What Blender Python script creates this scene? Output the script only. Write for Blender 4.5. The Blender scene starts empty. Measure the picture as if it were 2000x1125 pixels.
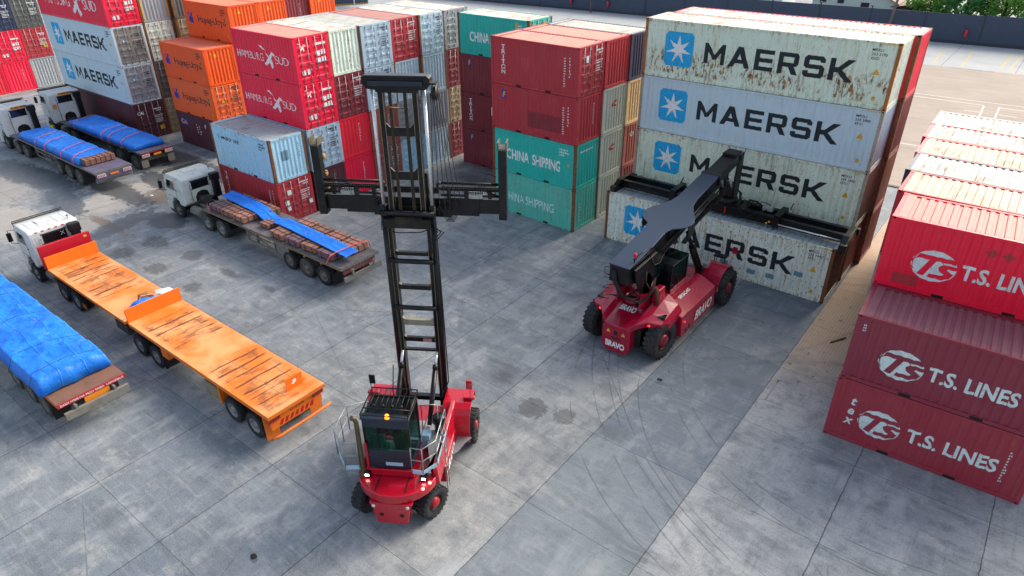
import bpy, bmesh, math, random
from math import sin, cos, pi, radians, hypot, atan2, floor
from mathutils import Vector, Matrix, noise
random.seed(7)
C = bpy.context.scene.collection
scene = bpy.context.scene

# ------------------------------------------------------------------ camera
CAM_F, CAM_P, CAM_A, CAM_R, CAM_H = 1333.116, 0.526875, -0.666305, -0.008833, 17.3175
cam_data = bpy.data.cameras.new('camera')
cam = bpy.data.objects.new('camera', cam_data)
C.objects.link(cam)
_d = Vector((sin(CAM_A)*cos(CAM_P), cos(CAM_A)*cos(CAM_P), -sin(CAM_P)))
_r = Vector((cos(CAM_A), -sin(CAM_A), 0)); _u = _r.cross(_d)
_c, _s = cos(CAM_R), sin(CAM_R)
_R, _U = _c*_r+_s*_u, -_s*_r+_c*_u
_m = Matrix((_R, _U, -_d)).transposed().to_4x4(); _m.translation = Vector((0, 0, CAM_H))
cam.matrix_world = _m
cam_data.sensor_width = 36.0
cam_data.lens = CAM_F/2000*36
cam_data.clip_end = 3000
scene.camera = cam

# ------------------------------------------------------------------ sky, sun, exposure
SUN_EL, SUN_AZ = radians(34), radians(16)      # azimuth from +Y towards +X
world = bpy.data.worlds.new('World'); scene.world = world; world.use_nodes = True
wn = world.node_tree; wn.nodes.clear()
sky = wn.nodes.new('ShaderNodeTexSky'); sky.sky_type = 'NISHITA'; sky.sun_disc = False
sky.sun_elevation = SUN_EL; sky.sun_rotation = SUN_AZ
sky.air_density = 1.0; sky.dust_density = 4.0; sky.ozone_density = 0.8
bg = wn.nodes.new('ShaderNodeBackground'); bg.inputs[1].default_value = 0.15
wo = wn.nodes.new('ShaderNodeOutputWorld')
hs = wn.nodes.new('ShaderNodeHueSaturation'); hs.inputs['Saturation'].default_value = .70
wn.links.new(sky.outputs[0], hs.inputs['Color']); wn.links.new(hs.outputs[0], bg.inputs[0]); wn.links.new(bg.outputs[0], wo.inputs[0])
sd = bpy.data.lights.new('sun', 'SUN'); sd.energy = 1.5; sd.angle = radians(34); sd.color = (1, 0.86, 0.68)
sun = bpy.data.objects.new('sun', sd); C.objects.link(sun)
_sv = Vector((sin(SUN_AZ)*cos(SUN_EL), cos(SUN_AZ)*cos(SUN_EL), sin(SUN_EL)))
sun.rotation_euler = _sv.to_track_quat('Z', 'Y').to_euler(); sun.location = (40, 60, 80)
scene.view_settings.view_transform = 'Standard'; scene.view_settings.look = 'None'
scene.view_settings.exposure = 0.94; scene.view_settings.gamma = 1
scene.render.engine = 'CYCLES'

# ------------------------------------------------------------------ helpers
def lin(c):
    if isinstance(c, str): c = [int(c[i:i+2], 16) for i in (0, 2, 4)]
    return tuple(((v/255)/12.92 if v/255 <= .04045 else ((v/255+.055)/1.055)**2.4) for v in c)+(1,)

class NT:
    def __init__(s, name):
        s.m = bpy.data.materials.new(name); s.m.use_nodes = True; s.t = s.m.node_tree
        s.t.nodes.clear(); s.o = s.t.nodes.new('ShaderNodeOutputMaterial')
        s.b = s.t.nodes.new('ShaderNodeBsdfPrincipled'); s.L(s.b.outputs[0], s.o.inputs[0])
    def L(s, a, b): s.t.links.new(a, b)
    def n(s, k, **kw):
        x = s.t.nodes.new(k)
        for a, v in kw.items(): setattr(x, a, v)
        return x
    def inp(s, node, i, v):
        if hasattr(v, 'links') or isinstance(v, bpy.types.NodeSocket): s.L(v, node.inputs[i])
        else: node.inputs[i].default_value = v
    def math(s, op, a, b=0.0, c=0.0, clamp=False):
        x = s.n('ShaderNodeMath', operation=op, use_clamp=clamp)
        s.inp(x, 0, a); s.inp(x, 1, b); s.inp(x, 2, c); return x.outputs[0]
    def mix(s, f, a, b, blend='MIX'):
        x = s.n('ShaderNodeMix', data_type='RGBA', blend_type=blend)
        s.inp(x, 0, f); s.inp(x, 6, a); s.inp(x, 7, b); return x.outputs[2]
    def noise(s, vec, scale, detail=4, rough=.55, dist=0.0):
        x = s.n('ShaderNodeTexNoise'); s.L(vec, x.inputs['Vector'])
        x.inputs['Scale'].default_value = scale; x.inputs['Detail'].default_value = detail
        x.inputs['Roughness'].default_value = rough; x.inputs['Distortion'].default_value = dist
        return x.outputs[0]
    def pos(s): return s.n('ShaderNodeNewGeometry').outputs['Position']
    def obj(s): return s.n('ShaderNodeTexCoord').outputs['Object']
    def map(s, vec, sc=(1, 1, 1), loc=(0, 0, 0), rot=(0, 0, 0)):
        x = s.n('ShaderNodeMapping'); s.L(vec, x.inputs[0])
        x.inputs['Scale'].default_value = sc; x.inputs['Location'].default_value = loc; x.inputs['Rotation'].default_value = rot
        return x.outputs[0]
    def step(s, v, a, b):      # smooth 0..1 between a and b
        x = s.n('ShaderNodeMapRange', interpolation_type='SMOOTHSTEP'); s.L(v, x.inputs[0])
        x.inputs[1].default_value = a; x.inputs[2].default_value = b; return x.outputs[0]
    def xyz(s, vec):
        x = s.n('ShaderNodeSeparateXYZ'); s.L(vec, x.inputs[0]); return x.outputs
    def bump(s, h, strength=.3, dist=.02):
        x = s.n('ShaderNodeBump'); s.L(h, x.inputs['Height']); x.inputs['Strength'].default_value = strength
        x.inputs['Distance'].default_value = dist; s.L(x.outputs[0], s.b.inputs['Normal'])
    def set(s, col=None, rough=None, metal=None, spec=None, emit=None, es=0, coat=None):
        if col is not None: s.inp(s.b, 'Base Color', col)
        if rough is not None: s.inp(s.b, 'Roughness', rough)
        if metal is not None: s.inp(s.b, 'Metallic', metal)
        if spec is not None: s.inp(s.b, 'Specular IOR Level', spec)
        if coat is not None: s.inp(s.b, 'Coat Weight', coat)
        if emit is not None: s.inp(s.b, 'Emission Color', emit); s.inp(s.b, 'Emission Strength', es)
        return s.m

_mats = {}
def paint(hexc, rust=.25, rough=.5, fade=.25, streak=1.0, key='', band=None, edge=None):
    """weathered container paint: faded patches, vertical rust streaks and chipped spots"""
    k = ('paint', hexc, rust, rough, fade, key)
    if k in _mats: return _mats[k]
    t = NT('paint_'+hexc+key); p = t.pos(); base = tuple(min(.92, c*1.28) for c in lin(hexc)[:3])+(1,)
    light = tuple(min(1, c*.85+.10) for c in base[:3])+(1,)
    dark = tuple(c*.62 for c in base[:3])+(1,)
    n1 = t.noise(p, .55, 5, .6); n2 = t.noise(t.map(p, (3, 3, .35)), 1.3, 4, .6)
    c = t.mix(t.math('MULTIPLY', t.step(n1, .42, .75), fade), base, light)
    c = t.mix(t.math('MULTIPLY', t.step(n2, .5, .8), .2+.6*min(rust, .6)), c, dark)
    zone = t.step(t.noise(p, .38, 3, .5), .38, .66)
    st = t.step(t.noise(t.map(p, (9, 9, .6)), 1.0, 4, .65), .57-.10*rust, .68)
    sp = t.step(t.noise(t.map(p, (1.6, 1.6, .7)), 9.0, 6, .72), .640-.080*rust, .660-.068*rust)
    m = t.math('MAXIMUM', t.math('MULTIPLY', t.math('MULTIPLY', st, zone), min(1, rust*1.6*streak)), t.math('MULTIPLY', sp, min(1, rust*1.5)), clamp=True)
    if band:
        z = t.xyz(p)[2]; bb = t.math('MULTIPLY', t.step(z, band[0], band[0]+.15), t.step(z, band[1], band[1]-.7))
        m = t.math('MAXIMUM', m, t.math('MULTIPLY', bb, t.math('MULTIPLY', t.step(t.noise(t.map(p, (2.2, 2.2, .8)), 3.4, 6, .78), .50, .56), t.step(t.noise(p, .7, 3), .42, .52))), clamp=True)
    if edge:
        zf = t.math('FRACT', t.math('DIVIDE', t.xyz(p)[2], edge)); en = t.math('MULTIPLY', t.math('SUBTRACT', t.noise(t.map(p, (5, 5, .3)), 1.0, 5, .7), .5), .75)
        lo = t.step(t.math('ADD', zf, en), .07, -.03); hi = t.step(t.math('ADD', zf, en), .95, 1.05)
        m = t.math('MAXIMUM', m, t.math('MULTIPLY', t.math('MAXIMUM', lo, hi), t.math('MULTIPLY', t.step(t.noise(p, 11, 5, .75), .44, .56), .85)), clamp=True)
        yl = t.step(t.noise(t.map(p, (2.6, 2.6, .22)), 1.0, 4, .6), .54, .68)
        c = t.mix(t.math('MULTIPLY', yl, .26), c, lin('cfae6a'))
    rc = t.mix(t.step(t.noise(p, 5, 3), .35, .65), lin('5a3014'), lin('b08038'))
    c = t.mix(m, c, rc)
    grime = t.noise(p, 2.2, 6, .7)
    c = t.mix(t.math('MULTIPLY', t.step(grime, .52, .78), .08+.35*min(rust, .6)), c, lin('54504a'))
    fs = t.step(t.noise(t.map(p, (14, 14, .45)), 1.0, 5, .7), .52, .70)
    c = t.mix(t.math('MULTIPLY', fs, .12+.20*rust), c, lin('7a6c52'))
    t.set(c, rough)
    t.bump(t.noise(p, 1.7, 4, .55), .45, .06)
    _mats[k] = t.m; return t.m
def roofpaint(hexc, dirt=.4, key=''):
    k = ('roof', hexc, dirt, key)
    if k in _mats: return _mats[k]
    t = NT('roof_'+hexc+key); p = t.pos(); base = lin(hexc)
    n = t.noise(p, 1.1, 6, .65); n2 = t.noise(t.map(p, (6, .5, 1)), 1.2, 4, .6)
    c = t.mix(t.math('MULTIPLY', t.step(n, .45, .7), dirt), base, lin('8a7a68'))
    c = t.mix(t.math('MULTIPLY', t.step(n2, .52, .75), dirt*1.1), c, lin('5a4638'))
    c = t.mix(t.math('MULTIPLY', t.step(t.noise(p, 6, 4, .7), .62, .70), dirt), c, lin('6a3c20'))
    t.set(c, .65); t.bump(t.noise(p, 2, 3), .2, .02)
    _mats[k] = t.m; return t.m
def plain(name, hexc, rough=.5, metal=0.0, var=.25, scale=3.0, spec=.5, dirt='4a4238', coat=0.0, stretch=(1, 1, 1), emit=0):
    if name in _mats: return _mats[name]
    t = NT(name); p = t.pos(); base = lin(hexc)
    n = t.noise(t.map(p, stretch), scale, 6, .62)
    c = t.mix(t.math('MULTIPLY', t.step(n, .45, .72), var), base, lin(dirt))
    r = t.math('ADD', t.math('MULTIPLY', n, .25), rough-.12)
    t.set(c, r, metal, spec, coat=coat)
    if emit: t.set(emit=base, es=emit)
    _mats[name] = t.m; return t.m

class M:
    """collects geometry and links it as ONE mesh object"""
    def __init__(s): s.v = []; s.f = []; s.mi = []; s.cm = 0; s.sm = []
    def mat(s, i): s.cm = i; return s
    def add(s, vs, fs, smooth=False):
        o = len(s.v); s.v += [tuple(v) for v in vs]
        for f in fs: s.f.append([i+o for i in f]); s.mi.append(s.cm); s.sm.append(smooth)
    def box(s, x0, x1, y0, y1, z0, z1, T=None):
        v = [(x, y, z) for z in (z0, z1) for y in (y0, y1) for x in (x0, x1)]
        if T is not None: v = [T @ Vector(p) for p in v]
        s.add(v, [(0, 2, 3, 1), (4, 5, 7, 6), (0, 1, 5, 4), (1, 3, 7, 5), (3, 2, 6, 7), (2, 0, 4, 6)]); return s
    def beam(s, a, b, w, h, up=(0, 0, 1)):
        a, b = Vector(a), Vector(b); d = b-a; L = d.length; d.normalize(); up = Vector(up)
        if abs(d.dot(up)) > .99: up = Vector((0, 1, 0)) if abs(d.y) < .9 else Vector((1, 0, 0))
        x = d.cross(up).normalized(); z = x.cross(d)
        v = [a+d*(L*t)+x*(w/2*i)+z*(h/2*j) for t in (0, 1) for i, j in ((-1, -1), (1, -1), (1, 1), (-1, 1))]
        s.add(v, [(0, 1, 2, 3), (7, 6, 5, 4), (0, 4, 5, 1), (1, 5, 6, 2), (2, 6, 7, 3), (3, 7, 4, 0)]); return s
    def quad(s, *p): s.add(p, [tuple(range(len(p)))]); return s
    def prism(s, pts, a, b, axis='x', T=None):
        """closed outline pts (2-tuples) extruded from a to b along axis"""
        def mk(p, t):
            q = {'x': (t, p[0], p[1]), 'y': (p[0], t, p[1]), 'z': (p[0], p[1], t)}[axis]
            return T @ Vector(q) if T is not None else q
        n = len(pts); v = [mk(p, a) for p in pts]+[mk(p, b) for p in pts]
        s.add(v, [tuple(range(n))[::-1], tuple(range(n, 2*n))]+[(i, (i+1) % n, n+(i+1) % n, n+i) for i in range(n)]); return s
    def tube(s, pts, r, n=8, caps=True):
        pts = [Vector(p) for p in pts]; rr = r if isinstance(r, (list, tuple)) else [r]*len(pts)
        vs = []; prev = None
        for i, p in enumerate(pts):
            d = (pts[min(i+1, len(pts)-1)]-pts[max(i-1, 0)]).normalized()
            if prev is None: x = d.orthogonal().normalized()
            else:
                x = prev-d*prev.dot(d)
                x = x.normalized() if x.length > 1e-6 else d.orthogonal().normalized()
            prev = x; y = d.cross(x)
            vs += [p+(x*cos(2*pi*k/n)+y*sin(2*pi*k/n))*rr[i] for k in range(n)]
        fs = [(i*n+k, i*n+(k+1) % n, (i+1)*n+(k+1) % n, (i+1)*n+k) for i in range(len(pts)-1) for k in range(n)]
        if n > 4: s.add(vs, fs, True)
        else: s.add(vs, fs)
        if caps:
            o = len(s.v)-len(vs)
            for f in (tuple(o+k for k in range(n))[::-1], tuple(o+(len(pts)-1)*n+k for k in range(n))):
                s.f.append(list(f)); s.mi.append(s.cm); s.sm.append(False)
        return s
    def lathe(s, prof, c, axis='y', n=24, T=None):
        """prof = (radius, offset along axis)"""
        vs = []
        for r, o in prof:
            for k in range(n):
                a = 2*pi*k/n; u, w = r*cos(a), r*sin(a)
                q = {'y': (c[0]+u, c[1]+o, c[2]+w), 'x': (c[0]+o, c[1]+u, c[2]+w), 'z': (c[0]+u, c[1]+w, c[2]+o)}[axis]
                vs.append(T @ Vector(q) if T is not None else q)
        s.add(vs, [(i*n+k, i*n+(k+1) % n, (i+1)*n+(k+1) % n, (i+1)*n+k) for i in range(len(prof)-1) for k in range(n)], True); return s
    def mesh(s, name, mats):
        me = bpy.data.meshes.new(name); me.from_pydata(s.v, [], s.f)
        for m in (mats if isinstance(mats, (list, tuple)) else [mats]): me.materials.append(m)
        me.polygons.foreach_set('material_index', s.mi); me.polygons.foreach_set('use_smooth', s.sm)
        bm = bmesh.new(); bm.from_mesh(me); bmesh.ops.recalc_face_normals(bm, faces=bm.faces[:]); bm.to_mesh(me); bm.free()
        me.update(); return me
    def obj(s, name, mats, parent=None, bevel=0, seg=2):
        o = bpy.data.objects.new(name, s.mesh(name, mats)); C.objects.link(o)
        if parent is not None: o.parent = parent
        if bevel:
            b = o.modifiers.new('bevel', 'BEVEL'); b.width = bevel; b.segments = seg; b.limit_method = 'ANGLE'; b.angle_limit = radians(35)
        return o
def link(name, me, parent=None, loc=(0, 0, 0), rz=0.0):
    o = bpy.data.objects.new(name, me); C.objects.link(o); o.parent = parent; o.location = loc; o.rotation_euler = (0, 0, rz); return o
def thing(name, label, cat, loc=(0, 0, 0), rz=0.0, group=None):
    o = bpy.data.objects.new(name, None); C.objects.link(o); o.empty_display_size = .3
    o.location = loc; o.rotation_euler = (0, 0, rz); return tag(o, label, cat, group)
def tag(o, label, cat, group=None):
    o['label'] = label; o['category'] = cat
    if group: o['group'] = group
    return o
def struct(o): o['kind'] = 'structure'; return o
def dupl(root, loc, rz, label, group=None):
    def cp(o, par):
        c = o.copy(); C.objects.link(c); c.parent = par
        for ch in list(o.children): cp(ch, c)
        return c
    r = cp(root, None); r.location = loc; r.rotation_euler = (0, 0, rz); r['label'] = label
    if group: r['group'] = group
    return r

# ------------------------------------------------------------------ lettering (curves turned into flat meshes in u,z)
def fill(outlines):
    """outlines: closed 2-D loops (holes handled) -> bmesh in the x,y plane"""
    cu = bpy.data.curves.new('c', 'CURVE'); cu.dimensions = '2D'; cu.fill_mode = 'BOTH'
    for ol in outlines:
        sp = cu.splines.new('POLY'); sp.points.add(len(ol)-1); sp.use_cyclic_u = True
        for i, p in enumerate(ol): sp.points[i].co = (p[0], p[1], 0, 1)
    return _tobm(cu)
def _tobm(cu):
    ob = bpy.data.objects.new('t', cu); C.objects.link(ob)
    dg = bpy.context.evaluated_depsgraph_get(); me = bpy.data.meshes.new_from_object(ob.evaluated_get(dg))
    bm = bmesh.new(); bm.from_mesh(me); bpy.data.meshes.remove(me); bpy.data.objects.remove(ob)
    bmesh.ops.remove_doubles(bm, verts=bm.verts[:], dist=1e-5)
    return bm
def text(s, bold=0.0, spacing=1.0, shear=0.0, vertical=False):
    cu = bpy.data.curves.new('f', 'FONT'); cu.body = '\n'.join(s) if vertical else s
    cu.fill_mode = 'BOTH'; cu.offset = bold; cu.space_character = spacing; cu.shear = shear; cu.resolution_u = 3
    if vertical: cu.align_x = 'CENTER'; cu.space_line = .82
    return _tobm(cu)
def fit(bm, u0, u1, z0, z1):
    xs = [v.co.x for v in bm.verts]; ys = [v.co.y for v in bm.verts]
    a, b, c, d = min(xs), max(xs), min(ys), max(ys)
    for v in bm.verts:
        v.co.x = u0+(v.co.x-a)/(b-a)*(u1-u0); v.co.y = z0+(v.co.y-c)/(d-c)*(z1-z0)
    return bm
# MAERSK block letters, 0..5 wide, 0..5 high
def ch(x0, y0, x1, y1, c=.5, cs='1111'):   # chamfered rect ccw, corners order: BL BR TR TL
    p = []
    p += [(x0, y0+c), (x0+c, y0)] if cs[0] == '1' else [(x0, y0)]
    p += [(x1-c, y0), (x1, y0+c)] if cs[1] == '1' else [(x1, y0)]
    p += [(x1, y1-c), (x1-c, y1)] if cs[2] == '1' else [(x1, y1)]
    p += [(x0+c, y1), (x0, y1-c)] if cs[3] == '1' else [(x0, y1)]
    return p
GL = {
 'M': (5.4, [[(0, 0), (1.1, 0), (1.1, 2.9), (2.3, 1.1), (3.1, 1.1), (4.3, 2.9), (4.3, 0), (5.4, 0), (5.4, 5), (4.5, 5), (2.7, 2.3), (.9, 5), (0, 5)]]),
 'A': (5.4, [[(0, 0), (1.25, 0), (1.75, 1), (3.65, 1), (4.15, 0), (5.4, 0), (3.3, 5), (2.1, 5)], [(2.15, 1.95), (2.7, 3.3), (3.25, 1.95)]]),
 'E': (4.6, [[(0, 0), (4.6, 0), (4.6, 1), (1.15, 1), (1.15, 2), (4.3, 2), (4.3, 3), (1.15, 3), (1.15, 4), (4.6, 4), (4.6, 5), (0, 5)]]),
 'R': (4.9, [[(0, 0), (1.15, 0), (1.15, 1.7), (2.4, 1.7), (3.5, 0), (4.9, 0), (3.7, 1.85), (4.3, 1.95), (4.75, 2.5), (4.75, 4.4), (4.2, 5), (0, 5)], [(1.15, 2.7), (1.15, 4), (3.6, 4), (3.6, 2.7)]]),
 'S': (4.7, [[(.6, 0), (4.1, 0), (4.7, .6), (4.7, 2.4), (4.1, 3), (1.15, 3), (1.15, 4), (3.5, 4), (3.5, 3.6), (4.65, 3.6), (4.65, 4.4), (4.1, 5), (.6, 5), (0, 4.4), (0, 2.6), (.6, 2), (3.55, 2), (3.55, 1), (1.2, 1), (1.2, 1.5), (0, 1.5), (0, .6)]]),
 'K': (5.3, [[(0, 0), (1.15, 0), (1.15, 1.9), (1.9, 1.9), (3.8, 0), (5.4, 0), (2.8, 2.55), (5.3, 5), (3.7, 5), (1.9, 3.1), (1.15, 3.1), (1.15, 5), (0, 5)]])}
def block(s, gap=1.0):
    x = 0; out = []
    for c in s:
        w, ol = GL[c]; out += [[(px+x, py) for px, py in o] for o in ol]; x += w+gap
    return fill(out)
def star(n=7, r1=1, r0=.34, rot=0):
    return [((r1 if i % 2 == 0 else r0)*sin(pi*i/n+rot), (r1 if i % 2 == 0 else r0)*cos(pi*i/n+rot)) for i in range(2*n)]
def ell(a, b, n=32, cx=0, cy=0, t0=0, t1=2*pi): return [(cx+a*cos(t0+(t1-t0)*i/n), cy+b*sin(t0+(t1-t0)*i/n)) for i in range(n if abs(t1-t0-2*pi) < 1e-6 else n+1)]

# container wall profile ---------------------------------------------------
PIT = .278
def brk(L, m=.15):
    n = int((L-2*m)/PIT); x0 = (L-n*PIT)/2; out = [(m, .022)]
    for i in range(n):
        a = x0+i*PIT; out += [(a+.03, .022), (a+.10, .056), (a+.175, .056), (a+.245, .022)]
    out.append((L-m, .022)); return out
def wave(u, B):
    for (a, ya), (b, yb) in zip(B, B[1:]):
        if a <= u <= b: return ya+(yb-ya)*(u-a)/(b-a)
    return .022
def decal(bm, L, corr=True, off=.005):
    """drape a flat u,z bmesh over the corrugated wall -> mesh facing -Y"""
    B = brk(L) if corr else None
    if corr:
        xs = [v.co.x for v in bm.verts]; a, b = min(xs), max(xs)
        for u, _ in B:
            if a < u < b:
                bmesh.ops.bisect_plane(bm, geom=bm.verts[:]+bm.edges[:]+bm.faces[:], plane_co=(u, 0, 0), plane_no=(1, 0, 0))
    for v in bm.verts:
        u, z = v.co.x, v.co.y
        v.co = Vector((u, (wave(u, B) if corr else 0)-off, z))
    bmesh.ops.recalc_face_normals(bm, faces=bm.faces[:])
    for f in bm.faces:
        if f.normal.y > 0: f.normal_flip()
    me = bpy.data.meshes.new('decal'); bm.to_mesh(me); bm.free(); return me
def scatter_text_bm(rows):
    """rows of small print as little bars: (u0,u1,z,h)"""
    bm = bmesh.new(); rnd = random.Random(len(rows)*7+3)
    for u0, u1, z, h in rows:
        u = u0
        while u < u1:
            w = rnd.uniform(.45, .9)*h
            vs = [bm.verts.new((a, b, 0)) for a, b in ((u, z), (u+w, z), (u+w, z+h), (u, z+h))]; bm.faces.new(vs); u += w+h*.35
    return bm
_meshc = {}
def dm(key, fn, mat):
    k = (key, mat.name)
    if k not in _meshc:
        if key not in _meshc: _meshc[key] = fn()
        me = _meshc[key].copy(); me.materials.clear(); me.materials.append(mat); _meshc[k] = me
    return _meshc[k]
def letters_mat(name, hexc): return plain(name, hexc, .6, var=.3, scale=6)
WHITE = letters_mat('white_lettering', 'f2f5f3'); BLACK = letters_mat('black_lettering', '15252b')
CYAN = letters_mat('cyan_paint', '14b2ea'); NAVYL = letters_mat('blue_lettering', '1c35a8'); YELLOW = letters_mat('yellow_marking', 'e5b020')
INK = letters_mat('dark_lettering', '241a2c'); REDL = letters_mat('red_lettering', 'c8202c'); PALEC = letters_mat('pale_lettering', 'd9e6e4')
GALV = plain('galvanised_steel', '9aa0a2', .4, .7, .3)
RUBBER = plain('tyre_rubber', '26292c', .85, var=.5, dirt='54504c')
BLACKM = plain('black_painted_steel', '15181c', .38, .2, .25, dirt='3c3a36')
GLASS = plain('dark_window_glass', '10191c', .12, .0, .1, spec=.9)
# ================================================================== ground
def ground_mat():
    t = NT('yard_concrete'); p = t.pos(); x, y, z = t.xyz(p)
    gx = t.math('DIVIDE', t.math('ADD', x, 5.42), 4.03); gy = t.math('DIVIDE', t.math('SUBTRACT', y, 4.5), 4.1)
    fx, fy = t.math('FLOOR', gx), t.math('FLOOR', gy)
    cb = t.n('ShaderNodeCombineXYZ'); t.L(fx, cb.inputs[0]); t.L(fy, cb.inputs[1])
    w = t.n('ShaderNodeTexWhiteNoise', noise_dimensions='3D'); t.L(cb.outputs[0], w.inputs[0]); slab = w.outputs[0]
    w2 = t.n('ShaderNodeTexWhiteNoise', noise_dimensions='1D'); t.L(fx, w2.inputs[1]); lane = w2.outputs[0]
    # pours of slightly different concrete: bluish smooth lanes and pale rough ones
    blue = lin('727f8a'); pale = lin('acaeac'); mid = lin('8e959a')
    c = t.mix(lane, blue, mid)
    isb = t.math('COMPARE', fx, -1.0, .1); isp = t.math('GREATER_THAN', fx, -.5)
    isp2 = t.math('COMPARE', fx, -2.0, .1)
    c = t.mix(t.math('MULTIPLY', isb, .9), c, lin('5f6e7a'))
    c = t.mix(t.math('MULTIPLY', t.math('MULTIPLY', t.math('COMPARE', fx, -3.0, .1), t.step(y, 14, 15)), .7), c, lin('6e7a84')); c = t.mix(t.math('MULTIPLY', isp, .8), c, pale); c = t.mix(t.math('MULTIPLY', isp2, .6), c, lin('a5a6a1'))
    c = t.mix(t.math('MULTIPLY', t.math('POWER', slab, 2.0), .55), c, lin('adafab')); c = t.mix(t.math('MULTIPLY', t.step(slab, .35, .0), .3), c, lin('626c73'))
    n1 = t.noise(p, .32, 6, .62); n2 = t.noise(p, 1.6, 7, .68); n3 = t.noise(p, 14, 4, .7); n4 = t.noise(t.map(p, (.45, 3.2, 1), rot=(0, 0, .5)), 1.0, 5, .65)
    c = t.mix(t.math('MULTIPLY', t.step(n1, .40, .62), .5), c, lin('5f686e'))
    c = t.mix(t.math('MULTIPLY', t.step(n2, .47, .66), .5), c, lin('545c61'))
    c = t.mix(t.math('MULTIPLY', t.step(n4, .52, .74), .38), c, lin('5e6466'))
    c = t.mix(t.math('MULTIPLY', t.step(t.noise(t.map(p, loc=(9, 4, 0)), .9, 7, .7), .5, .68), .5), c, lin('c0bfb8'))
    c = t.mix(t.math('MULTIPLY', t.step(n3, .48, .72), .42), c, lin('454a4c'))
    w1 = t.noise(t.map(p, (.9, .28, 1), loc=(4, 9, 0), rot=(0, 0, -.25)), 1.0, 7, .68); c = t.mix(t.math('MULTIPLY', t.step(w1, .50, .66), .42), c, lin('bcc0c0'))
    w2 = t.noise(t.map(p, (.25, .8, 1), loc=(14, 2, 0), rot=(0, 0, .35)), 1.0, 7, .68); c = t.mix(t.math('MULTIPLY', t.step(w2, .52, .66), .5), c, lin('4e575d'))
    vo = t.n('ShaderNodeTexVoronoi', feature='DISTANCE_TO_EDGE'); t.L(t.map(t.mix(.12, p, t.n('ShaderNodeTexNoise').outputs[1]), (.23, .23, .23)), vo.inputs['Vector']); vo.inputs['Scale'].default_value = 1
    crk = t.math('MULTIPLY', t.step(vo.outputs[0], .0055, .001), t.step(t.noise(p, .12, 2), .5, .58)); c = t.mix(t.math('MULTIPLY', crk, .5), c, lin('33383b'))
    n5 = t.noise(p, 38, 3, .75); c = t.mix(t.math('MULTIPLY', t.step(n5, .50, .66), .45), c, lin('c4c4be')); c = t.mix(t.math('MULTIPLY', t.step(n5, .46, .34), .5), c, lin('3c4042'))
    n6 = t.noise(t.map(p, (.5, 5, 1), rot=(0, 0, -.1)), 1.3, 6, .7); c = t.mix(t.math('MULTIPLY', t.step(n6, .52, .66), .28), c, lin('b9b9b2'))
    n7 = t.noise(t.map(p, (5, .5, 1), loc=(2, 7, 0), rot=(0, 0, .15)), 1.1, 6, .7); c = t.mix(t.math('MULTIPLY', t.step(n7, .54, .7), .30), c, lin('4d5356'))
    c = t.mix(t.math('MULTIPLY', t.step(t.noise(p, 5, 3, .5), .66, .76), .30), c, lin('4a4c4c'))
    c = t.mix(t.math('MULTIPLY', t.step(t.noise(t.map(p, loc=(3, 30, 0)), .23, 4, .6), .5, .7), t.math('MULTIPLY', t.step(y, 26, 45), .6)), c, lin('b3a898'))
    # warm sunlight painted into the concrete colour, far right and between the stacks
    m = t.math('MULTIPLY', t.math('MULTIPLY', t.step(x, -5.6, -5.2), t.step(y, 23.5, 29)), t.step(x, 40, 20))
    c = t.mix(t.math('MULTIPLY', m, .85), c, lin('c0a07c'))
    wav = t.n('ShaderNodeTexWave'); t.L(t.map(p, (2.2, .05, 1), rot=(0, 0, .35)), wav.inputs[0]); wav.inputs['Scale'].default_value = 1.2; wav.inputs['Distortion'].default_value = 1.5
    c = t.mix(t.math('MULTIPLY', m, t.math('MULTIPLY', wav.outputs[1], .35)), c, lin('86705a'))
    d = t.noise(p, 2.0, 5, .6, 1.0); df = t.noise(p, 7, 3, .6)
    def blob(cx, cy, rx, ry, hard, ang=0.0, amp=1.6):
        ex = t.map(p, loc=(-cx, -cy, 0)); ex = t.map(ex, rot=(0, 0, -ang)); bx, by, _ = t.xyz(ex)
        r = t.math('SQRT', t.math('ADD', t.math('POWER', t.math('ABSOLUTE', t.math('DIVIDE', bx, rx)), 2.0), t.math('POWER', t.math('ABSOLUTE', t.math('DIVIDE', by, ry)), 2.0)))
        r = t.math('ADD', r, t.math('MULTIPLY', t.math('SUBTRACT', d, .5), amp))
        r = t.math('ADD', r, t.math('MULTIPLY', t.math('SUBTRACT', df, .5), .5))
        return t.step(r, 1.0+hard, 1.0-hard)
    def union(bl):
        m = bl[0]
        for b in bl[1:]: m = t.math('MAXIMUM', m, b)
        return m
    palem = union([blob(-46.2, 16.9, 1.9, 3.6, .1, .3), blob(-47.5, 11.3, 4.0, 1.6, .12), blob(-55, 12.5, 4, 2.5, .3), blob(-44.5, 13.8, 2, 1.4, .3)])
    c = t.mix(t.math('MULTIPLY', palem, .6), c, lin('bdb5a8'))
    brown = union([blob(-44.3, 19.3, 1.6, 1.9, .15), blob(-45.4, 21.6, 3.6, .8, .25), blob(-42.6, 14.6, 2.3, .35, .3)])
    c = t.mix(t.math('MULTIPLY', brown, .75), c, lin('75624c'))
    wet = union([blob(-49.5, 17.6, 6.5, .9, .06), blob(-55.5, 15.3, 6, 1.3, .06, .1), blob(-46.5, 20.4, 3.2, 1.0, .06), blob(-48.5, 14.6, 3.4, .9, .06, -.2),
                 blob(-42.0, 15.1, .9, 2.4, .06, .3), blob(-40.3, 17.1, 1.6, 1.0, .06), blob(-62, 14, 4, .7, .08), blob(-50, 23.3, 8, 1.2, .1)])
    c = t.mix(t.math('MULTIPLY', wet, .72), c, lin('34383a'))
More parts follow.
